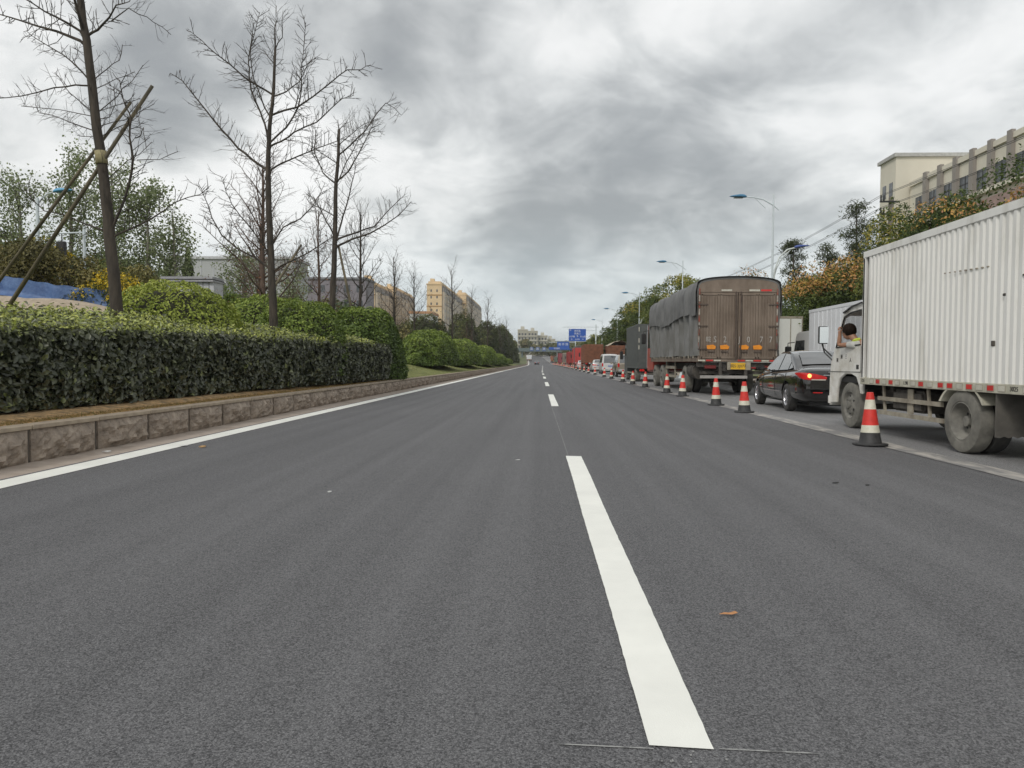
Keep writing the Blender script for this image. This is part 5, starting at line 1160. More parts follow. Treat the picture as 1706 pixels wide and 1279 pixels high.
for s in (-1, 1):
    a, b = (-HW+.07, -.015) if s < 0 else (.015, HW-.07)
    d = MB().box(a, b, -.005, .045, z0+.03, z1-.15)
    w = b-a
    for q in (0.03, .46, .53, .93): d.box(a+w*q, a+w*q+.035, -.03, -.005, z0+.05, z1-.2)
    for k in range(13):
        xx = a+.06+(w-.12)*k/12; d.box(xx-.022, xx+.022, -.028, -.005, z0+.1, z1-.26)
    d.box(a+.02, b-.02, -.03, -.005, z1-.24, z1-.19).box(a+.02, b-.02, -.03, -.005, z0+.05, z0+.11)
    door = d.build('rear_door', brown, bl, label='left rear door with white lettering' if s < 0 else 'right rear door with white lettering')
    MB().tube([(s*.09, -.06, z0+.02), (s*.09, -.06, z1-.12)], .022, 7).build('lock_rod', brown_d, bl)
    for z in (z0+.35, z0+1.15, z0+1.9): MB().box(s*(HW-.02)-.02, s*(HW-.02)+.06*s*0+.04, -.06, -.02, z, z+.05).box(s*(HW-.16)-.16, s*(HW-.16)+.16, -.05, -.03, z, z+.04).build('hinge', brown_d, bl)
    for k in range(10):
        z = z0+.15+k*.235; MB().box(s*(HW-.03)-.025, s*(HW-.03)+.025, -.028, -.021, z, z+.2).build('reflective_strip', M['faded_red'] if k % 2 else M['faded_white'], bl)
    for q in (.30, .66):
        cx_ = a+w*q if s < 0 else a+w*(q-.14)
        lp = MB().prism([(cx_-.14, z0+.37), (cx_+.12, z0+.37), (cx_+.16, z0+.46), (cx_+.06, z0+.53), (cx_-.16, z0+.50)], 'y', -.05, -.03).build('orange_lamp', M['orange_lens'], bl)
        MB().box(cx_-.12, cx_+.12, -.06, -.03, z0+.27, z0+.31).build('lamp_bracket', brown_d, bl)
pw_ = pm('faded_white_lettering', (.34, .32, .29), .8, scale=12, col2=(.52, .50, .46))
for ch, x_ in [('皖', -1.01), ('S', -.78), ('2', -.44), ('J', .05), ('0', .36), ('7', .80), ('7', 1.12)]: text('lettering', ch, .30 if ch != '皖' else .22, (x_, -.034, z0+.70), REAR, pw_, bl, .8)
for k, x_ in enumerate(np.linspace(-1.25, 1.2, 10)):
    if 3 <= k <= 4: continue
    MB().box(x_-.1, x_+.14, -.03, -.021, z0-.045, z0+.005).build('reflective_strip', M['red'] if k % 2 else M['refl_white'], bl)
for x_ in (-.4, .55, .95): MB().box(x_-.18, x_+.18, -.022, -.016, z1-.10, z1-.04).build('reflective_strip', M['refl_white'] if x_ < .9 else M['red'], bl)
# tarpaulin over the load: side wall, arch, folds
def tarp_rows():
    prof = []
    for t in np.linspace(0, 1, 9): prof.append((-HW-.05, 1.38+t*(z1-1.38-.05)))
    for t in np.linspace(-1.4, 1.4, 17): prof.append((HW*1.03*math.sin(t), z1+.37*math.cos(t)**.55+.02))
    for t in np.linspace(1, 0, 9): prof.append((HW+.05, 1.38+t*(z1-1.38-.05)))
    rows = []
    for y in np.arange(-.06, LL+.05, .075):
        r_ = []
        sag = .06*math.sin(y*1.9)**2 + .05*noise.noise(Vector((y*.7, 0, 4)))
        for i, (x, z) in enumerate(prof):
            side = i < 9 or i >= 26; s = -1 if i < 13 else 1
            w = .19*(abs(math.sin(y*math.pi/.80+.5*math.sin(z*1.4)+.5*math.sin(y*1.3)))**.5-.7) + .04*noise.noise(Vector((y*2.6, z*1.1, s*3)))+.018*noise.noise(Vector((y*9, z*4, s)))
            if side:
                seam = .05*math.exp(-((z-2.85-.05*math.sin(y))/.05)**2); bot = max(0, (1.95-z))*.12*noise.noise(Vector((y*2.2+z, z*5, 7)))
                r_.append((x+s*(w+seam)-s*.02+bot, y, z+(.06*noise.noise(Vector((y*3, 1, 1))) if z < 1.45 else 0)))
            else: r_.append((x, y, z-sag+.5*w))
        rows.append(r_)
    return rows
MB().grid(tarp_rows()).build('tarpaulin', tarpm, bl, smooth=True)
rows = []
for y in np.arange(-.08, LL+.08, .075):
    sag = .06*math.sin(y*1.9)**2 + .05*noise.noise(Vector((y*.7, 0, 4)))
    w = .12*(abs(math.sin(y*math.pi/1.1+.4))**.5-.6)+.03*noise.noise(Vector((y*3, 1, 2))); hem = 2.78+.10*math.sin(y*.8)+.06*noise.noise(Vector((y*1.7, 0, 9)))
    pr = [(-HW-.13-w, hem)] + [(-HW-.13-w*(1-t*.5), hem+(z1-.05-hem)*t) for t in (.06, .3, .6, .9)] + [((HW*1.03+.05)*math.sin(t), z1+.37*math.cos(t)**.55+.055-sag+.3*w) for t in np.linspace(-1.35, 1.35, 13)] + [(HW+.11, z1-.3), (HW+.11, hem)]
    rows.append([(x, y, z) for x, z in pr])
MB().grid(rows).build('upper_tarpaulin', pm('blue_grey_tarpaulin', (.100, .100, .100), .7, scale=1.3, col2=(.185, .185, .182), bump=.008, bscale=12, detail=8), bl, smooth=True, label='darker bluish tarpaulin thrown over the top of the load')
MB().box(-HW+.02, HW-.02, .07, LL, z0-.02, z1-.12).build('cargo_box', brown_d, bl)
for s in (-1, 1):
    MB().box(s*(HW-.02)-.03, s*(HW-.02)+.03, 0, LL, 1.18, 1.30).build('side_rail', brown, bl)
    for k in range(26): MB().box(s*(HW+.03)-.02, s*(HW+.03)+.02, .2+k*.41, .26+k*.41, 1.30, 1.40).build('rope_hook', guard, bl)
    for y in (2.9,): wheel(bl, s*1.12, y, .52, .28, s, 'rear', 'rubber_dusty'); wheel(bl, s*.80, y, .52, .26, s, 'rear')
    wheel(bl, s*1.13, 8.2, .52, .28, s, 'front', 'rubber_dusty'); wheel(bl, s*1.13, 10.2, .52, .28, s, 'front', 'rubber_dusty')
    MB().box(s*1.2-.03, s*1.2+.03, 5.0, 7.3, .88, 1.0).box(s*1.2-.03, s*1.2+.03, 5.0, 7.3, .52, .62).build('guard_bar', guard, bl)
    for y in (5.1, 7.2): MB().box(s*1.19-.03, s*1.19+.02, y, y+.07, .5, 1.18).build('guard_bracket', guard, bl)
MB().lathe([(0, 0), (.30, .02), (.30, 1.1), (0, 1.12)], 18, o=(-1.02, 1.05, .84), ax='y').lathe([(.31, .3), (.31, .36)], 18, o=(-1.02, 1.05, .84), ax='y').build('air_tank', M['chassis'], bl, smooth=R(40))
MB().box(-.5, -.35, .1, 12.5, .85, 1.15).box(.35, .5, .1, 12.5, .85, 1.15).box(-1.2, 1.2, .3, .42, .75, .86).box(-HW, HW, .12, .2, 1.0, 1.16).box(-1.0, 1.0, 2.8, 3.0, .4, .6).box(-1., 1., 4.1, 4.3, .4, .6).build('chassis_frame', M['chassis'], bl)
MB().box(-HW+.1, .35, -.02, .06, .60, .70).build('rear_bumper_bar', pm('bumper_grey', (.30, .29, .27), .7, scale=5, col2=(.42, .40, .37)), bl); MB().box(-.62, -.52, .0, .08, .7, 1.2).box(.25, .35, 0, .08, .7, 1.2).build('bumper_bracket', M['chassis'], bl)
MB().box(-.34, .46, -.01, .05, .90, 1.20).build('plate_holder', guard, bl); plate(bl, .02, -.03, 1.03, .50, .22, 'plate_yellow', '皖S·3J077', M['chassis'])
for s in (-1, 1): MB().box(s*.9-.2, s*.9+.2, .05, .13, .93, 1.05).build('tail_lamp', M['dull_lens'], bl, bevel=.02)
MB().tube([(-HW-.03, .02, z1-.3)]+[(HW*1.01*math.sin(t), .02, z1+.345*math.cos(t)**.55) for t in np.linspace(-1.45, 1.45, 13)]+[(HW+.03, .02, z1-.3)], .045, 6).build('tarpaulin_hem', tarpm, bl, smooth=True)
redcab = pm('red_cab', (.30, .045, .03), .45, scale=3, col2=(.42, .08, .05))
def cab(par, y0, w, col, h=2.9, z=.55, ln=2.1, shield=True):
    pr = [(y0, z), (y0+ln*.93, z-.1), (y0+ln, z+.2), (y0+ln*.99, z+1.1), (y0+ln*.86, h-.2), (y0+ln*.78, h), (y0, h+.02)]
    c_ = MB().prism(pr, 'x', -w/2, w/2).build('cab', col, par, bevel=.05, seg=2, smooth=R(40))
    for s in (-1, 1):
        MB().prism([(y0+ln*.28, z+1.15), (y0+ln*.92, z+1.12), (y0+ln*.80, h-.3), (y0+ln*.28, h-.3)], 'x', s*w/2-.004 if s > 0 else -w/2-.006, s*w/2+.006 if s > 0 else -w/2+.004).build('side_window', M['glass'], c_)
        a = MB().tube([(s*w/2, y0+ln*.9, h-.35), (s*(w/2+.22), y0+ln*.93, h-.38), (s*(w/2+.22), y0+ln*.93, h-.5)], .018, 5).build('mirror_arm', M['black'], par)
        MB().box(s*(w/2+.22)-.11, s*(w/2+.22)+.11, y0+ln*.88, y0+ln*.94, h-1.05, h-.5).build('mirror', M['black'], par, bevel=.03)
        MB().box(s*w*.36-.14, s*w*.36+.14, y0+ln*.97, y0+ln+.02, z+.2, z+.4).build('headlight', M['chrome'], c_)
    MB().prism([(y0+ln+.004, z+1.15), (y0+ln*.875, h-.22), (y0+ln*.865, h-.24), (y0+ln*.99, z+1.13)], 'x', -w/2+.1, w/2-.1).build('windscreen', M['glass'], c_)
    return c_
cab(bl, LL+.25, 2.45, redcab, 3.15, .75, 2.1)

# ---------------------------------------------------------------- other lorries ahead in the queue
def box_lorry(name, label, cat, X, Y, w, L_, z0, z1, bodym, cabm, rear='doors', r=.4, group='lorries queueing beyond the cones', cabh=2.4, fine=True, top=None, trim=None):
    o = thing(name, label, cat, (X+rdx(Y), Y, rz_(Y)), 0, group); h = w/2
    MB().box(-h, h, .03, L_, z0, z1).build('body', bodym, o, bevel=.01)
    mb = MB()
    for s in (-1, 1): mb.box(s*h-.04 if s > 0 else -h-.012, s*h+.012 if s > 0 else -h+.04, -.0, .07, z0, z1+.01)
    mb.box(-h+.04, h-.04, 0, .06, z1-.1, z1+.01).box(-h+.04, h-.04, 0, .06, z0, z0+.08).box(-h-.014, -h, 0, L_, z1-.08, z1+.015).box(h, h+.014, 0, L_, z1-.08, z1+.015).box(-h-.014, -h, 0, L_, z0, z0+.09).box(h, h+.014, 0, L_, z0, z0+.09)
    mb.build('frame', trim or bodym, o)
    if rear == 'doors':
        for s in (-1, 1):
            d = MB().box(*( (-h+.05, -.01) if s < 0 else (.01, h-.05)), -.015, .028, z0+.09, z1-.11).build('rear_door', bodym, o)
            for q in (.12, .55): MB().tube([(s*h*q, -.035, z0+.05), (s*h*q, -.035, z1-.08)], .018, 5).build('lock_rod', M['steel'] if trim is None else trim, d)
    elif rear == 'slats':
        n = 9
        for k in range(n):
            z = z0+.05+k*(z1-z0-.1)/n; MB().box(-h+.05, h-.05, -.03, .02, z, z+(z1-z0)/n*.78).build('slat', bodym, o)
        for x_ in (-h+.1, 0, h-.1): MB().box(x_-.04, x_+.04, -.06, -.031, z0, z1).build('stake', bodym, o)
    elif rear == 'arched':
        ar = [(-h, z1)]+[(h*math.sin(t), z1+.35*math.cos(t)) for t in np.linspace(-1.4, 1.4, 9)]+[(h, z1)]
        MB().prism(ar, 'y', .0, L_).build('arched_cover', top or tarpm, o, smooth=R(30)); MB().box(-h+.08, h-.08, -.02, .028, z0+.1, z1).build('rear_sheet', bodym, o)
        MB().tube([(-h-.02, -.03, z0), (-h-.02, -.03, z1)]+[(h*1.02*math.sin(t), -.03, z1+.37*math.cos(t)) for t in np.linspace(-1.4, 1.4, 9)]+[(h+.02, -.03, z1), (h+.02, -.03, z0)], .07, 6).build('cover_rim', top or tarpm, o)
    if L_ > 3:
        for s in (-1, 1):
            rb = MB()
            n = int(L_/.35)
            for k in range(n): x0, x1 = sorted((s*h, s*(h+.012))); rb.box(x0, x1, .15+k*.35, .22+k*.35, z0+.1, z1-.09)
            rb.build('side_rib', bodym, o)
    MB().box(-.45, .45, .1, L_+1.5, z0-.22, z0-.02).box(-h+.1, h-.1, -.02, .08, r*1.05, r*1.35).build('chassis_frame', M['chassis'], o)
    for s in (-1, 1):
        for y in ([1.5] if L_ < 7 else [1.8, 3.1]): wheel(o, s*(h-.18), y, r, .3, s, 'rear', 'rubber_dusty')
        wheel(o, s*(h-.2), L_+.7, r, .25, s, 'front', 'rubber_dusty')
        MB().box(s*(h-.25)-.14, s*(h-.25)+.14, -.02, .04, z0-.16, z0-.04).build('tail_lamp', M['red_lens'], o)
        MB().box(s*(h-.05)-.02, s*(h-.05)+.02, 2.6, L_-.3, z0-.32, z0-.24).build('guard_bar', guard, o)
    plate(o, 0, -.02, z0-.2, .44, .2, 'plate_yellow')
    cab(o, L_+.15, w-.15, cabm, cabh, r*1.1, 1.6)
    return o
dg = pm('dark_green_grey_panel', (.065, .072, .07), .55, scale=3, col2=(.11, .118, .112), detail=8)
g_ = box_lorry('box_truck', 'dark grey-green closed box truck ahead of the brown lorry', 'truck', 6.72, 42.4, 2.4, 5.8, .79, 3.38, dg, dg)
for z in (2.95, 2.3, 1.9): MB().box(-1.17, -1.12, -.03, -.02, z, z+.25).build('reflective_strip', M['refl_white'], g_)
text('lettering', '皖K·62', .22, (.35, -.04, 2.25), REAR, pw_, g_); MB().box(.1, .5, -.04, -.02, 1.25, 1.4).build('orange_marker', M['orange_lens'], g_)
for x_ in (-.25, .05): MB().box(x_, x_+.16, -.04, -.02, 1.55, 1.78).build('sticker', M['refl_white'], g_)
text('lettering', '京京', .30, (-.72, -.04, 1.62), REAR, M['sign_white'], g_) if 0 else None
# second lane
wp = pm('clean_white_panel', (.76, .78, .80), .5, var=.05, scale=1)
box_lorry('box_truck', 'white box truck in the far lane, seen behind the nearest truck\'s cab', 'truck', 10.25, 18.3, 2.5, 6.6, .95, 2.93, wp, M['white'], cabh=2.25)
w3 = box_lorry('container_truck', 'white container truck seen rear-on in the far lane, right of the brown lorry', 'truck', 10.75, 34, 2.5, 7.5, 1.05, 3.32, pm('container_white', (.74, .75, .71), .5, var=.04, scale=1.5), M['white'], trim=guard, cabh=2.8)
text('lettering', '粤B', .22, (-.98, -.02, 1.62), REAR, M['chassis'], w3)
thr = pm('load_tarp_beige', (.42, .36, .27), .85, scale=2, col2=(.52, .46, .36), bump=.02, bscale=5)
rb_ = pm('rust_brown_boards', (.16, .065, .035), .8, scale=3, col2=(.26, .11, .06))
ld = box_lorry('open_lorry', 'brown open lorry with a beige tarpaulin on its load, behind the white minivan', 'lorry', 9.7, 92, 2.5, 8, 1.1, 3.3, rb_, redcab, 'slats')
P = [[(x, y, 3.3+.62*math.cos(x*1.15)*(.7+.3*math.cos(y*1.3))+.14*noise.noise(Vector((x*2, y*2, 0)))) for x in np.linspace(-1.3, 1.3, 9)] for y in np.linspace(-.1, 8, 24)]
MB().grid(P).build('load_cover', thr, ld, smooth=True)
box_lorry('open_lorry', 'rust-red slatted lorry seen from behind, left of the white minivan', 'lorry', 6.78, 97, 2.5, 9, 1.05, 3.55, rb_, redcab, 'slats', r=.5, cabh=3)
rdm = pm('red_tarpaulin', (.40, .04, .04), .6, scale=3, col2=(.54, .07, .06))
box_lorry('covered_lorry', 'bright red lorry with grey arched cover rim behind the small white car', 'lorry', 6.75, 128, 2.5, 9, 1.0, 3.7, rdm, redcab, 'arched', r=.5, cabh=3)
box_lorry('open_lorry', 'red and grey slatted lorry left of the bright red one', 'lorry', 6.7, 163, 2.4, 9, 1.0, 3.5, pm('dull_red', (.30, .04, .035), .7, var=.1), redcab, 'slats', r=.5, cabh=3)
box_lorry('box_truck', 'grey-brown box lorry with cream edge, far along the queue', 'truck', 6.7, 198, 2.4, 9, 1.0, 3.6, pm('grey_brown_panel', (.17, .14, .12), .7, var=.1), M['white'], 'doors', r=.5, cabh=3, trim=thr)
box_lorry('box_truck', 'dark red box lorry near the far end of the queue', 'truck', 6.6, 240, 2.5, 9, 1.0, 4.1, pm('dark_red_panel', (.24, .03, .04), .6, var=.1), redcab, 'doors', r=.5, cabh=3)
box_lorry('covered_lorry', 'farthest visible lorry with green-grey cover', 'lorry', 6.6, 285, 2.5, 9, 1.0, 3.0, pm('green_grey_sheet', (.10, .14, .11), .7, var=.1), redcab, 'arched', r=.5, cabh=3)
box_lorry('covered_lorry', 'orange-fronted lorry at the very end of the queue', 'lorry', 6.5, 330, 2.5, 9, 1.0, 3.2, pm('orange_sheet', (.40, .16, .08), .7, var=.1), redcab, 'doors', r=.5, cabh=3)
box_lorry('box_truck', 'white lorry in the far lane behind the brown slatted ones', 'truck', 10.2, 150, 2.5, 9, 1.0, 3.4, wp, M['white'], 'doors', r=.5, cabh=3)
box_lorry('box_truck', 'small white lorry coming down the far left lane by the bend', 'truck', -4.5, 352, 2.3, 5, 1.0, 3.0, wp, M['white'], 'doors', r=.45, cabh=2.5, group='vehicles on the open road')
car('small_suv', 'beige off-road wagon with orange reflection in its rear window, ahead of the grey box truck', 'car', 6.62, 56.5, 0, 'suv', M['beigepaint'], 'cars in the queue', detail=False)
car('minivan', 'white minivan seen rear-on ahead of the beige wagon', 'van', 6.52, 70.5, 0, 'van', M['whitepaint'], 'cars in the queue', detail=False)
car('sedan_car', 'white sedan ahead of the white minivan', 'car', 6.6, 84, 0, 'sedan', M['whitepaint'], 'cars in the queue', detail=False)
car('sedan_car', 'small white car in front of the bright red lorry', 'car', 6.5, 119, 0, 'sedan', M['whitepaint'], 'cars in the queue', detail=False)
car('sedan_car', 'dark car alone on the open road far ahead', 'car', -1.6+rdx(280), 280, 0, 'sedan', M['blackpaint'], 'vehicles on the open road', detail=False)
# ---------------------------------------------------------------- traffic cones
cr_red = pm('cone_red', (.66, .045, .035), .45, var=.1, scale=14, spec=.4); cr_w = pm('cone_white', (.62, .60, .48), .5, scale=14, col2=(.74, .72, .60)); cr_b = pm('cone_black', (.025, .025, .026), .6, scale=10, col2=(.045, .045, .045))
def cr_(z): return .142 - (.142-.044)*(z-.035)/.685
Z = [.035, .175, .275, .49, .62, .715]
def band(za, zb, off=0, top=False):
    p = [(cr_(za)+off, za), (cr_(zb)+off, zb)]
    if top: p += [(cr_(zb)-.01, zb+.006), (cr_(zb)-.012, zb-.03), (0, zb-.03)]
    return MB().lathe(p, 24)
parts = [('base', MB().prism([(.20*math.cos(a)*1.13*(1 if k % 2 else 1), .20*math.sin(a)*1.13) for k, a in enumerate([R(d) for d in (8, 45, 82, 98, 135, 172, 188, 225, 262, 278, 315, 352)])], 'z', 0, .03).mesh('base', cr_b, bevel=.008)),
    ('skirt', MB().lathe([(.155, .028), (.146, .036), (cr_(.175), .175)], 24).mesh('skirt', cr_b, smooth=R(40))), ('reflective_band', band(.175, .275, .001).mesh('lower_band', cr_w, smooth=R(40))),
    ('red_sleeve', band(.275, .49).mesh('sleeve', cr_red, smooth=R(40))), ('reflective_band', band(.49, .62, .001).mesh('upper_band', cr_w, smooth=R(40))), ('tip', band(.62, .715, 0, True).mesh('tip', cr_red, smooth=R(40)))]
cpos = [(4.53, 10.14), (4.61, 16.68), (4.625, 19.44), (4.70, 24.5), (4.67, 27.4), (4.67, 33.2), (4.66, 37.7), (4.64, 42.2), (4.70, 49.8), (4.70, 55.7), (4.74, 66), (4.64, 74), (4.67, 82.5), (4.62, 91), (4.75, 104)] + [(4.7+.05*math.sin(k*2.1), 113+k*8.2) for k in range(22)]
FARC = ['traffic cone beside the slatted rust-red lorry, just before the small white car', 'traffic cone one before the rear of the small white car', 'traffic cone one past the slatted lorry, left of the small white car']
near = {0: 'nearest traffic cone, beside the white truck\'s front wheel', 1: 'traffic cone at the black sedan\'s front wheel', 2: 'traffic cone left of the black sedan, below the brown lorry\'s rear', 3: 'traffic cone beside the brown lorry\'s rear wheels', 4: 'traffic cone beside the brown lorry\'s side guard', 5: 'traffic cone beside the brown lorry\'s cab',
    6: 'traffic cone below the rear of the grey-green box truck', 7: 'traffic cone beside the grey-green box truck\'s side', 8: 'traffic cone below the beige wagon\'s rear wheel', 9: 'traffic cone left of the beige wagon, in front of the white minivan', 10: 'traffic cone left of the white sedan ahead of the minivan', 11: 'traffic cone below the rust-red slatted lorry\'s rear corner'}
for i, (x, y) in enumerate(cpos):
    t = thing('traffic_cone', near[i] if i < 12 else (FARC[i-12] if i < 15 else 'small far traffic cone in the dense part of the row towards the bend'), 'traffic cone', (x+rdx(y), y, rz_(y)+.004), rng.uniform(-.5, .5), 'red and white cones along the new asphalt')
    t.scale = (1, 1, rng.uniform(.96, 1.02)); t.rotation_euler = (rng.uniform(-.03, .03), rng.uniform(-.03, .03), rng.uniform(0, 1.5))
    for nm, me in parts: link(nm, me, t)

# ---------------------------------------------------------------- street lamps, utility pole, wires
lampg = pm('lamp_pole_grey', (.62, .68, .70), .5, var=.05); lampb = pm('lamp_head_blue', (.06, .20, .34), .4, var=.1); lamp_d = pm('lamp_head_indigo', (.05, .09, .30), .4, var=.1)
def lamp_head(mb, tip, root, w=.17, h=.12):
    tip, root = Vector(tip), Vector(root); d = (tip-root); n_ = d.normalized()
    rows = []
    for t, ww, hh in [(0, .35, .5), (.12, .8, .9), (.35, 1, 1), (.65, .85, .7), (.9, .45, .35), (1, .12, .1)]:
        c_ = root+d*t; rows.append([(c_.x, c_.y+w*ww*math.cos(a), c_.z+h*hh*(math.sin(a) if math.sin(a) > 0 else .35*math.sin(a))) for a in np.linspace(0, 2*math.pi, 11)])
    mb.grid(rows)
def lamp_post(lab, X, Y, full=True):
    o = thing('street_lamp', lab, 'street lamp', (X, Y, rz_(Y)), 0, 'tall double street lamps beside the traffic lanes')
    MB().tube([(0, 0, 0), (0, 0, 8.7)], [.075, .035], 10).lathe([(.2, 0), (.2, .04), (.13, .3), (.1, .32)], 10).build('pole', lampg, o, smooth=R(40))
    MB().tube([(.25, 0, 8.0), (0, 0, 8.22), (-.45, 0, 8.48), (-.9, 0, 8.58), (-1.25, 0, 8.6)], [.02, .03, .03, .028, .025], 6).tube([(-.35, 0, 8.1), (-.6, 0, 8.32), (-.8, 0, 8.53)], .015, 5).build('arm', lampg, o, smooth=R(40))
    mb = MB(); lamp_head(mb, (-1.95, 0, 8.62), (-1.2, 0, 8.60)); mb.build('lamp_head', lampb, o, smooth=True); MB().box(-1.75, -1.35, -.1, .1, 8.55, 8.565).build('lamp_glass', M['glass_far'], o)
    MB().tube([(.07, 0, 4.6), (.10, 0, 5.3), (.3, 0, 5.9), (.65, 0, 6.25), (1.0, 0, 6.33)], .035, 7).tube([(.07, .03, 4.9), (.2, .03, 5.4), (.42, .03, 5.85), (.8, .03, 6.24)], .022, 5).build('lower_arm', pm('white_arm', (.62, .66, .64), .5) if 'warm' not in M else M['warm'], o, smooth=R(40))
    mb = MB(); lamp_head(mb, (1.65, 0, 6.42), (.95, 0, 6.34), .15, .1); mb.build('lower_lamp_head', lamp_d, o, smooth=True)
for lab, y in [('nearest tall street lamp, its blue head above the brown lorry', 33), ('second street lamp, head just left of the brown lorry\'s roof', 54), ('third street lamp, small head above the dark grey truck', 78), ('fourth street lamp, tiny head above the trees', 101), ('fifth street lamp, tiny head above the blue road sign', 127)]: lamp_post(lab, 10.25, y)
lo = thing('street_lamp', 'street lamp with pale blue head among the poplars at far left', 'street lamp', (-20.15, 28, 1.4))
MB().tube([(0, 0, 0), (0, 0, 6.1)], [.1, .06], 8).tube([(0, 0, 5.9), (.4, 0, 6.25), (.7, 0, 6.33)], .03, 6).build('pole', lampg, lo); mb = MB(); lamp_head(mb, (1.45, 0, 6.40), (.68, 0, 6.33), .18, .13); mb.build('lamp_head', pm('lamp_head_sky', (.10, .34, .55), .4), lo, smooth=True)
sg = thing('traffic_signal', 'dark traffic signal on a pole half hidden among the bushes at far left', 'traffic signal', (-18.2, 27, 1.3))
MB().tube([(.6, 0, 0), (.6, 0, 4.9)], .05, 8).tube([(-.8, 0, 4.6), (.6, 0, 4.65)], .03, 6).build('pole', lampg, sg); MB().box(-.45, -.1, -.12, .05, 3.7, 4.3).build('signal_head', M['black'], sg, bevel=.03); MB().tube([(-.28, 0, 4.3), (-.28, 0, 4.6)], .02, 6).build('bracket', M['black'], sg)
up = thing('utility_pole', 'concrete utility pole with two crossarms against the cream building', 'utility pole', (17.75, 38, .1), 0, 'utility poles along the footpath')
cpole = pm('concrete_pole', (.20, .18, .15), .85)
MB().tube([(0, 0, 0), (0, 0, 9.6)], [.17, .12], 10).build('pole', cpole, up, smooth=R(40))
for z in (9.35, 8.72):
    a = MB().box(-.62, .35, -.16, -.08, z-.04, z+.04).build('crossarm', M['black'], up)
    for x in (-.57, -.42): MB().lathe([(.035, .04), (.05, .1), (.03, .14), (.05, .2), (.03, .24), (.045, .3), (0, .33)], 8, o=(x, -.12, z)).build('insulator', M['black'], a)
u2 = dup(up, (17.75, 84, .1), label='far utility pole hidden among the street trees, carrying the same wires')
u3 = dup(up, (17.75, -6, .1), label='utility pole beside the camera, outside the right picture edge')
for z in (9.35, 8.72):
    for x in (-.57, -.42):
        for i, (ya, yb) in enumerate(((38, 84), (-6, 38))):
            P = [(17.75+x, ya+(yb-ya)*t-.12, .1+z+.33-(.55*4*t*(1-t))) for t in np.linspace(0, 1, 13)]
            o = MB().tube(P, .011, 4).build('wire', M['black']); tag(o, ('%s black overhead wire, %s of its pair, %s the pole with crossarms' % ('upper' if z > 9 else 'lower', 'outer' if x < -.5 else 'inner', 'leading away behind' if ya > 0 else 'coming forward from')), 'wire', 'overhead wires on the right')

# ---------------------------------------------------------------- road signs, bridge and station roof far ahead
sgn = thing('road_sign', 'large blue direction sign with white Chinese lettering on a cantilever over the road', 'road sign', (12.3, 170, 0))
MB().tube([(0, 0, 0), (0, 0, 10.0)], [.2, .14], 10).build('post', lampg, sgn); MB().tube([(.7, 0, 9.45), (-8.0, 0, 9.4)], .07, 8).tube([(0, 0, 8.6), (-6.2, 0, 8.75)], .05, 6).build('arm', lampg, sgn)
bd = MB().box(-6.35, -2.35, -.1, -.02, 6.1, 8.95).build('sign_board', M['sign_blue'], sgn); MB().box(-6.42, -2.28, -.09, -.03, 6.03, 9.02).build('sign_border', M['sign_white'], bd)
for s, x, z, h in [('东', -6.0, 8.65, .45), ('西环路', -4.35, 8.45, .5), ('高速口', -4.35, 7.85, .5), ('大学路', -5.6, 7.15, .46), ('文山路', -3.05, 7.15, .46), ('←', -5.6, 6.55, .55), ('→', -3.1, 6.55, .55), ('迎宾路', -4.35, 6.5, .36), ('↑', -4.35, 7.2, .75)]: text('lettering', s, h, (x, -.12, z), REAR, M['sign_white'], bd)
s2 = thing('road_sign', 'second blue overhead sign, low behind the big one above the red lorries', 'road sign', (12.2+rdx(262), 262, 0))
MB().tube([(0, 0, 0), (0, 0, 8.8)], .18, 8).tube([(0, 0, 8.3), (-9.5, 0, 8.3)], .08, 6).build('post', lampg, s2); b2 = MB().box(-6.6, -2.2, -.15, -.05, 6.5, 8.6).build('sign_board', M['sign_blue'], s2); text('lettering', '南 环 路', 1.0, (-4.4, -.17, 7.55), REAR, M['sign_white'], b2)
s3 = thing('fuel_station_canopy', 'long blue flat canopy on the right side far ahead', 'canopy', (6.3+rdx(320), 320, 0))
MB().box(-2.2, 9, -3, 12, 6.6, 7.7).build('canopy_roof', M['sign_blue'], s3)
for x in (1.6, 7): MB().box(x-.3, x+.3, 3, 3.6, 0, 6.6).build('column', M['white'], s3)
text('lettering', '加油站', .9, (1.2, -3.02, 7.15), REAR, M['sign_white'], s3)
br = thing('footbridge', 'grey-green overhead bridge carrying small blue signs, where the road bends', 'bridge', (-2, 410, 0))
bgm = pm('bridge_grey_green', (.13, .17, .17), .7, var=.1)
MB().box(-13, 16, -1.5, 1.5, 7.0, 9.0).build('deck', bgm, br)
for x in (-10, 12): MB().box(x-.5, x+.5, -.5, .5, 0, 7).build('pier', bgm, br)
for x in (-4.6, -1.2, 2.4): b = MB().box(x-1.0, x+1.0, -1.7, -1.52, 7.3, 9.6).build('sign_board', pm('sign_blue_far', (.04, .10, .28), .5), br); text('lettering', '路', 1.6, (x, -1.73, 8.45), REAR, M['sign_white'], b)

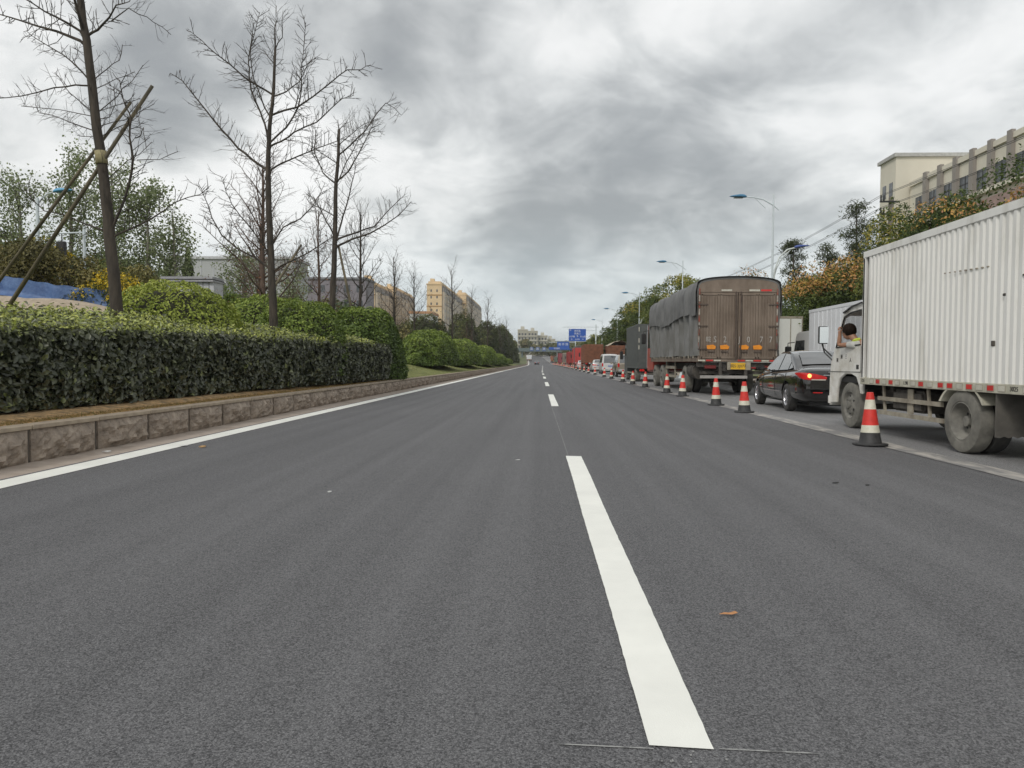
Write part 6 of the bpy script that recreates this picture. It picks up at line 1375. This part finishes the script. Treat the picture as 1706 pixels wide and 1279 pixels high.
# ---------------------------------------------------------------- litter on the road
def bit(name, lab, cat, x, y, pts, mt, z=.006, th=.002, rz=0):
    o = MB().prism(pts, 'z', 0, th).build(name, mt); o.location = (x, y, z); o.rotation_euler = (R(4), R(-5), rz); tag(o, lab, cat); return o
bit('fallen_leaf', 'curled orange-brown fallen leaf on the asphalt right of the long dash', 'leaf', .835, 3.2, [(-.045, 0), (-.02, .012), (.0, .006), (.03, .02), (.036, .0), (.01, -.012), (-.015, -.006)], pm('dry_leaf', (.50, .24, .10), .8, var=.2, scale=30), .012)
wpap = pm('paper_scrap', (.7, .7, .68), .8)
bit('paper_scrap', 'white scrap of paper on the edge line at left', 'litter', -4.62, 9.05, [(-.06, 0), (-.02, .04), (.05, .03), (.07, -.01), (.01, -.03)], wpap, .014)
bit('clay_clod', 'small dark clod beside the edge line at left', 'litter', -4.32, 8.95, [(-.045, 0), (-.01, .03), (.04, .02), (.045, -.015), (0, -.02)], M['soil'], .008, .018)
bit('paper_scrap', 'crumpled white scrap in the gutter under the kerb stones', 'litter', -5.2, 8.35, [(-.05, 0), (-.02, .03), (.05, .02), (.03, -.03)], wpap, .01, .012)
bit('paper_scrap', 'tiny white scrap left of the far end of the long dash', 'litter', -.28, 8.15, [(-.03, 0), (0, .015), (.03, .01), (.02, -.01)], wpap, .008)
bit('pebble', 'small pale pebble on the asphalt in the left foreground', 'litter', -1.8, 6.0, [(-.015, 0), (0, .012), (.02, .005), (.01, -.01)], wpap, .006, .008)
bit('pebble', 'dark pebble on the asphalt at right, left one of two', 'litter', 2.75, 6.85, [(-.03, 0), (0, .012), (.03, .005), (.01, -.01)], M['black'], .006, .008)
bit('pebble', 'dark pebble on the asphalt at right, right one of two', 'litter', 3.0, 6.75, [(-.02, 0), (0, .012), (.02, .005), (.01, -.01)], M['black'], .006, .008)
# ---------------------------------------------------------------- haze
hzb = MB().box(-1200, 1200, -60, 4000, -2, 60)
hm = bpy.data.materials.new('haze'); hm.use_nodes = True; hn = hm.node_tree; hn.nodes.remove(hn.nodes['Principled BSDF'])
pv = hn.nodes.new('ShaderNodeVolumePrincipled'); pv.inputs['Color'].default_value = (.93, .95, .97, 1); pv.inputs['Density'].default_value = .0003; pv.inputs['Anisotropy'].default_value = .2
hn.links.new(pv.outputs[0], hn.nodes['Material Output'].inputs['Volume'])
hzo = hzb.build('haze', hm, kind='stuff')
